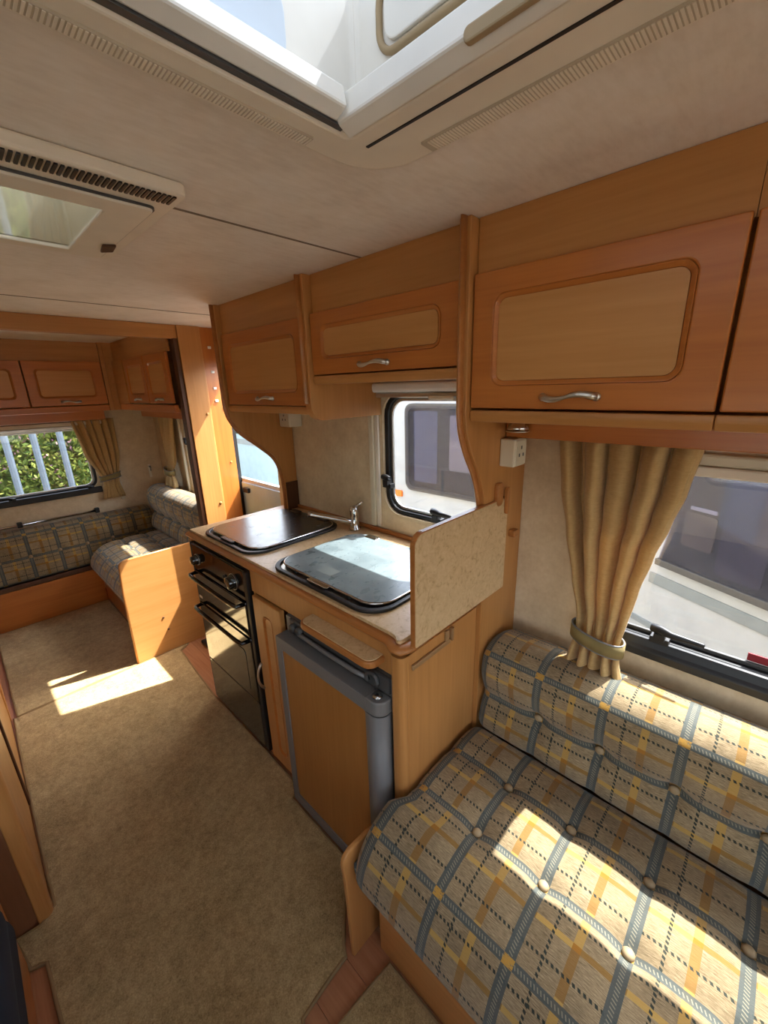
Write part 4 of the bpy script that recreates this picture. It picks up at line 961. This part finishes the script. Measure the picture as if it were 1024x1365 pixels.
for i in range(11):
    for j in range(11):
        a, b_ = i / 10, j / 10; h = (1 - abs(2 * a - 1) ** 4) * (1 - abs(2 * b_ - 1) ** 4)
        vs.append((-.08 + .40 * a, .90 + .355 * b_, ZC + .112 + .03 * h))
dv.add(vs, [(i * 11 + j, (i + 1) * 11 + j, (i + 1) * 11 + j + 1, i * 11 + j + 1) for i in range(10) for j in range(10)], True)
obj('dome', dv, 'dome', sk2)

# ------------------------------------------------------------------ outside
GZ = -0.62
tag(obj('ground', MB().box(-40, 40, -40, 40, GZ - .1, GZ), 'ground'), 'grey gravel ground of the yard outside the windows', 'ground')['kind'] = 'structure'
def rot(cx, cy, ang):
    c, s_ = math.cos(ang), math.sin(ang)
    return lambda x, y, z: (cx + c * x - s_ * y, cy + s_ * x + c * y, z)
def wheel(root, xf, x, y, r=.30, w_=.18):
    wl = obj('wheel', MB(xf).lathe([(r * .6, -w_ / 2), (r * .95, -w_ / 2), (r, -w_ * .3), (r, w_ * .3), (r * .95, w_ / 2), (r * .6, w_ / 2)], (x, y, GZ + r), 'x', 28), 'tyre', root)
    obj('wheel_hub', MB(xf).lathe([(r * .58, -w_ / 2 - .01), (r * .5, -w_ / 2 - .03), (r * .2, -w_ / 2 - .03)], (x, y, GZ + r), 'x', 24), 'satin', wl)
# neighbouring caravan, end towards the kitchen window
XA = 2.95
ca = thing('caravan', 'white caravan with large dark end window parked outside the kitchen window', 'caravan', (4.5, 1.75, GZ))
prof = [(XA + .12, GZ + .32), (XA + .02, GZ + .5), (XA, .2), (XA, 1.35), (XA + .05, 1.75), (XA + .22, 2.02), (XA + .6, 2.10), (XA + 4.6, 2.10), (XA + 4.9, 1.95), (XA + 5.0, 1.6), (XA + 5.0, GZ + .4), (XA + 4.9, GZ + .32)]
obj('caravan_body', MB().prism(prof, 'y', 0.70, 2.78), 'paint', ca, .06, 4)
wa = obj('end_window', MB().prism(rrect(0.95, 2.52, .585, 1.345, .07), 'x', XA - .035, XA - .028), 'smokeglass', ca)
obj('window_rim', MB().ring(rrect(0.93, 2.54, .565, 1.365, .08), rrect(0.97, 2.50, .605, 1.325, .06), 'x', XA - .030, XA + .004), 'darkgrey', wa)
obj('interior_backing', MB().prism(rrect(0.94, 2.53, .575, 1.355, .07), 'x', XA - .006, XA - .002), plain('dim_interior', '#2C2D38', 0.8), wa)
obj('interior_board', MB().prism(rrect(1.55, 2.05, .80, 1.27, .02), 'x', XA - .014, XA - .008), plain('pale_interior', '#B9AFA6', 0.8), wa)
obj('interior_window', MB().prism(rrect(1.42, 1.88, .98, 1.27, .05), 'x', XA - .020, XA - .0145), plain('lilac_interior', '#8E8B9B', 0.5), wa)
obj('interior_curtain', MB().prism(rrect(2.18, 2.44, .66, 1.30, .02), 'x', XA - .016, XA - .008), plain('blue_curtain', '#6B7488', 0.8), wa)
obj('marker_light', MB().prism(rrect(2.60, 2.72, .475, .535, .008), 'x', XA - .022, XA + .004), 'orange', ca, .004)
obj('body_strip', MB().box(XA - .012, XA + .004, 0.76, 2.72, .36, .385), 'paint', ca, .003)
obj('corner_moulding', MB().box(XA - .014, XA + .004, 2.735, 2.765, .2, 1.35), 'stripe', ca, .004)
wheel(ca, None, XA + 2.6, 0.80); wheel(ca, None, XA + 2.6, 2.68)
# campervan parked at an angle outside the bench window
vx = rot(2.81, 0.344, -math.atan2(.23, .44) )
cv = thing('campervan', 'white campervan with dark side window and grey stripe outside the bench window', 'van', tuple(vx(1.0, -1.5, GZ)))
vp = [(-.0, GZ + .30), (-.0, 1.60), (.10, 1.85), (.35, 1.95), (1.55, 1.95), (1.80, 1.85), (1.90, 1.60), (1.90, GZ + .30)]
obj('van_body', MB(vx).prism(vp, 'y', -4.2, 0.30), 'paint', cv, .05, 4)
quad = lambda mb, x0, x1, yb, yt, za, zb_: mb.add([(x, y, z) for x in (x0, x1) for y, z in ((-1.9, za), (yb, za), (yt, zb_), (-1.9, zb_))], [(0, 1, 2, 3), (7, 6, 5, 4), (0, 4, 5, 1), (1, 5, 6, 2), (2, 6, 7, 3), (3, 7, 4, 0)])
vw = obj('side_window', quad(MB(vx), -.040, -.034, .06, -.12, .46, 1.45), 'smokeglass', cv)
obj('window_backing', quad(MB(vx), -.010, -.003, .075, -.11, .445, 1.46), plain('dark_cabin', '#30303F', 0.7), vw)
obj('sill_rubber', MB(vx).box(-.044, -.003, -1.9, .075, .43, .47), 'darkgrey', vw, .004)
obj('seat_glimpse', MB(vx).prism(rrect(-.21, -.04, .60, .80, .02), 'x', -.020, -.012), plain('beige_cabin', '#7A6F62', 0.8), vw)
obj('cabin_panel', MB(vx).prism(rrect(-.46, -.24, .50, 1.30, .02), 'x', -.020, -.012), plain('mauve_cabin', '#4E4A5A', 0.8), vw)
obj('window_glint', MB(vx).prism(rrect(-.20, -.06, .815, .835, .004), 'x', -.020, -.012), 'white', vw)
obj('side_stripe', MB(vx).box(-.008, .004, -4.0, 0.12, .285, .355), 'stripe', cv, .002)
obj('sill_strip', MB(vx).box(-.010, .004, -4.1, 0.22, -.02, .02), 'stripe', cv, .002)
for yy in (-.5, -3.4):
    wheel(cv, vx, .06, yy, .32)
# van seen through the doorway
vc = thing('motorhome', 'white motorhome glimpsed outside the doorway', 'van', (4.0, 6.0, GZ))
obj('body', MB().prism([(3.2, GZ + .3), (3.2, 1.5), (3.35, 2.1), (5.1, 2.1), (5.3, 1.6), (5.3, GZ + .3)], 'y', 4.6, 9.5), plain('pale_paint', '#93ABB9', .35), vc, .06, 4)
obj('side_window', MB().prism(rrect(5.75, 6.6, .86, 1.22, .05), 'x', 3.185, 3.199), 'smoke', vc, .003)
obj('side_stripe', MB().box(3.192, 3.202, 4.7, 9.4, .70, .78), 'stripe', vc)
wheel(vc, None, 3.28, 5.4, .32); wheel(vc, None, 3.28, 8.6, .32)
# palisade fence and hedge behind the end window
YE = 6.4
fe = thing('palisade_fence', 'galvanised steel palisade fence outside the end window', 'fence', (0, YE, GZ))
pm = None
for i in range(23):
    x = -3.4 + i * .255
    if pm is None:
        mb = MB(); W_ = .034
        mb.add([(-W_, 0, 0), (-W_ * .35, -.016, 0), (W_ * .35, -.016, 0), (W_, 0, 0), (W_ * .35, -.010, 0), (-W_ * .35, -.010, 0)] + [(-W_, 0, 2.3), (-W_ * .35, -.016, 2.35), (W_ * .35, -.016, 2.35), (W_, 0, 2.3), (W_ * .35, -.010, 2.35), (-W_ * .35, -.010, 2.35)],
               [(a, (a + 1) % 6, 6 + (a + 1) % 6, 6 + a) for a in range(6)] + [(0, 5, 4, 3, 2, 1), (6, 7, 8, 9, 10, 11)])
        pm = mb.mesh('pale'); pm.materials.append(M_['steel'])
    o = bpy.data.objects.new('pale', pm); COL.objects.link(o); o.parent = fe; o.location = (x, 0, .05)
for zz in (GZ + .35, GZ + 2.0): obj('fence_rail', MB().box(-3.5, 2.3, YE + .003, YE + .045, zz, zz + .045), 'steel', fe)
def foliage(name, label, cat, n, box, size, mat, cluster=40, seed=1, core=True):
    r = random.Random(seed); mb = MB(); x0, x1, y0, y1, z0, z1 = box
    for c in range(n // cluster):
        cx, cy, cz = r.uniform(x0, x1), r.uniform(y0, y1), r.uniform(z0, z1)
        for k_ in range(cluster):
            p = Vector((cx + r.gauss(0, .13), cy + r.gauss(0, .12), cz + r.gauss(0, .13)))
            if p.y < y0 - .15: continue
            a = Vector((r.gauss(0, 1), r.gauss(0, 1), r.gauss(0, 1))).normalized(); b_ = a.cross(Vector((r.gauss(0, 1), r.gauss(0, 1), r.gauss(0, 1)))).normalized()
            s_ = size * r.uniform(.6, 1.3)
            mb.add([p - a * s_, p + b_ * s_ * .45, p + a * s_, p - b_ * s_ * .45], [(0, 1, 2, 3)])
    me = bpy.data.meshes.new(name); me.from_pydata(mb.v, [], mb.f)
    o = obj(name, me, mat, label); o['kind'] = 'stuff'; return o
hd = thing('hedge', 'sunlit green hedge with pink blossom behind the steel fence outside the end window', 'hedge', (0, YE + .7, GZ))
foliage('leaves', hd, None, 22000, (-2.8, 2.3, YE + .3, YE + 1.1, GZ + .1, 2.3), .038, 'leaf', seed=2)
foliage('blossom', hd, None, 2800, (-2.8, 2.3, YE + .22, YE + .7, GZ + 1.2, 2.3), .026, 'blossom', cluster=16, seed=4)
hc = MB(); vs = []; r = random.Random(11); NX, NZ = 60, 34
for i in range(NX + 1):
    for j in range(NZ + 1):
        vs.append((-3.0 + 5.5 * i / NX + r.uniform(-.04, .04), YE + 1.0 + r.uniform(-.22, .10) + (.0 if j < NZ - 3 else .3), GZ + 3.1 * j / NZ + r.uniform(-.04, .04)))
nb = len(vs); vs += [(-3.0, YE + 1.7, GZ), (2.5, YE + 1.7, GZ), (2.5, YE + 1.7, GZ + 2.9), (-3.0, YE + 1.7, GZ + 2.9)]
fs = [(i * (NZ + 1) + j, (i + 1) * (NZ + 1) + j, (i + 1) * (NZ + 1) + j + 1, i * (NZ + 1) + j + 1) for i in range(NX) for j in range(NZ)] + [(nb, nb + 1, nb + 2, nb + 3)]
hc.add(vs, fs)
obj('inner_growth', hc, plain('hedge_depth', '#5C6E2C', 0.9, vary=0.45), hd)['kind'] = 'stuff'
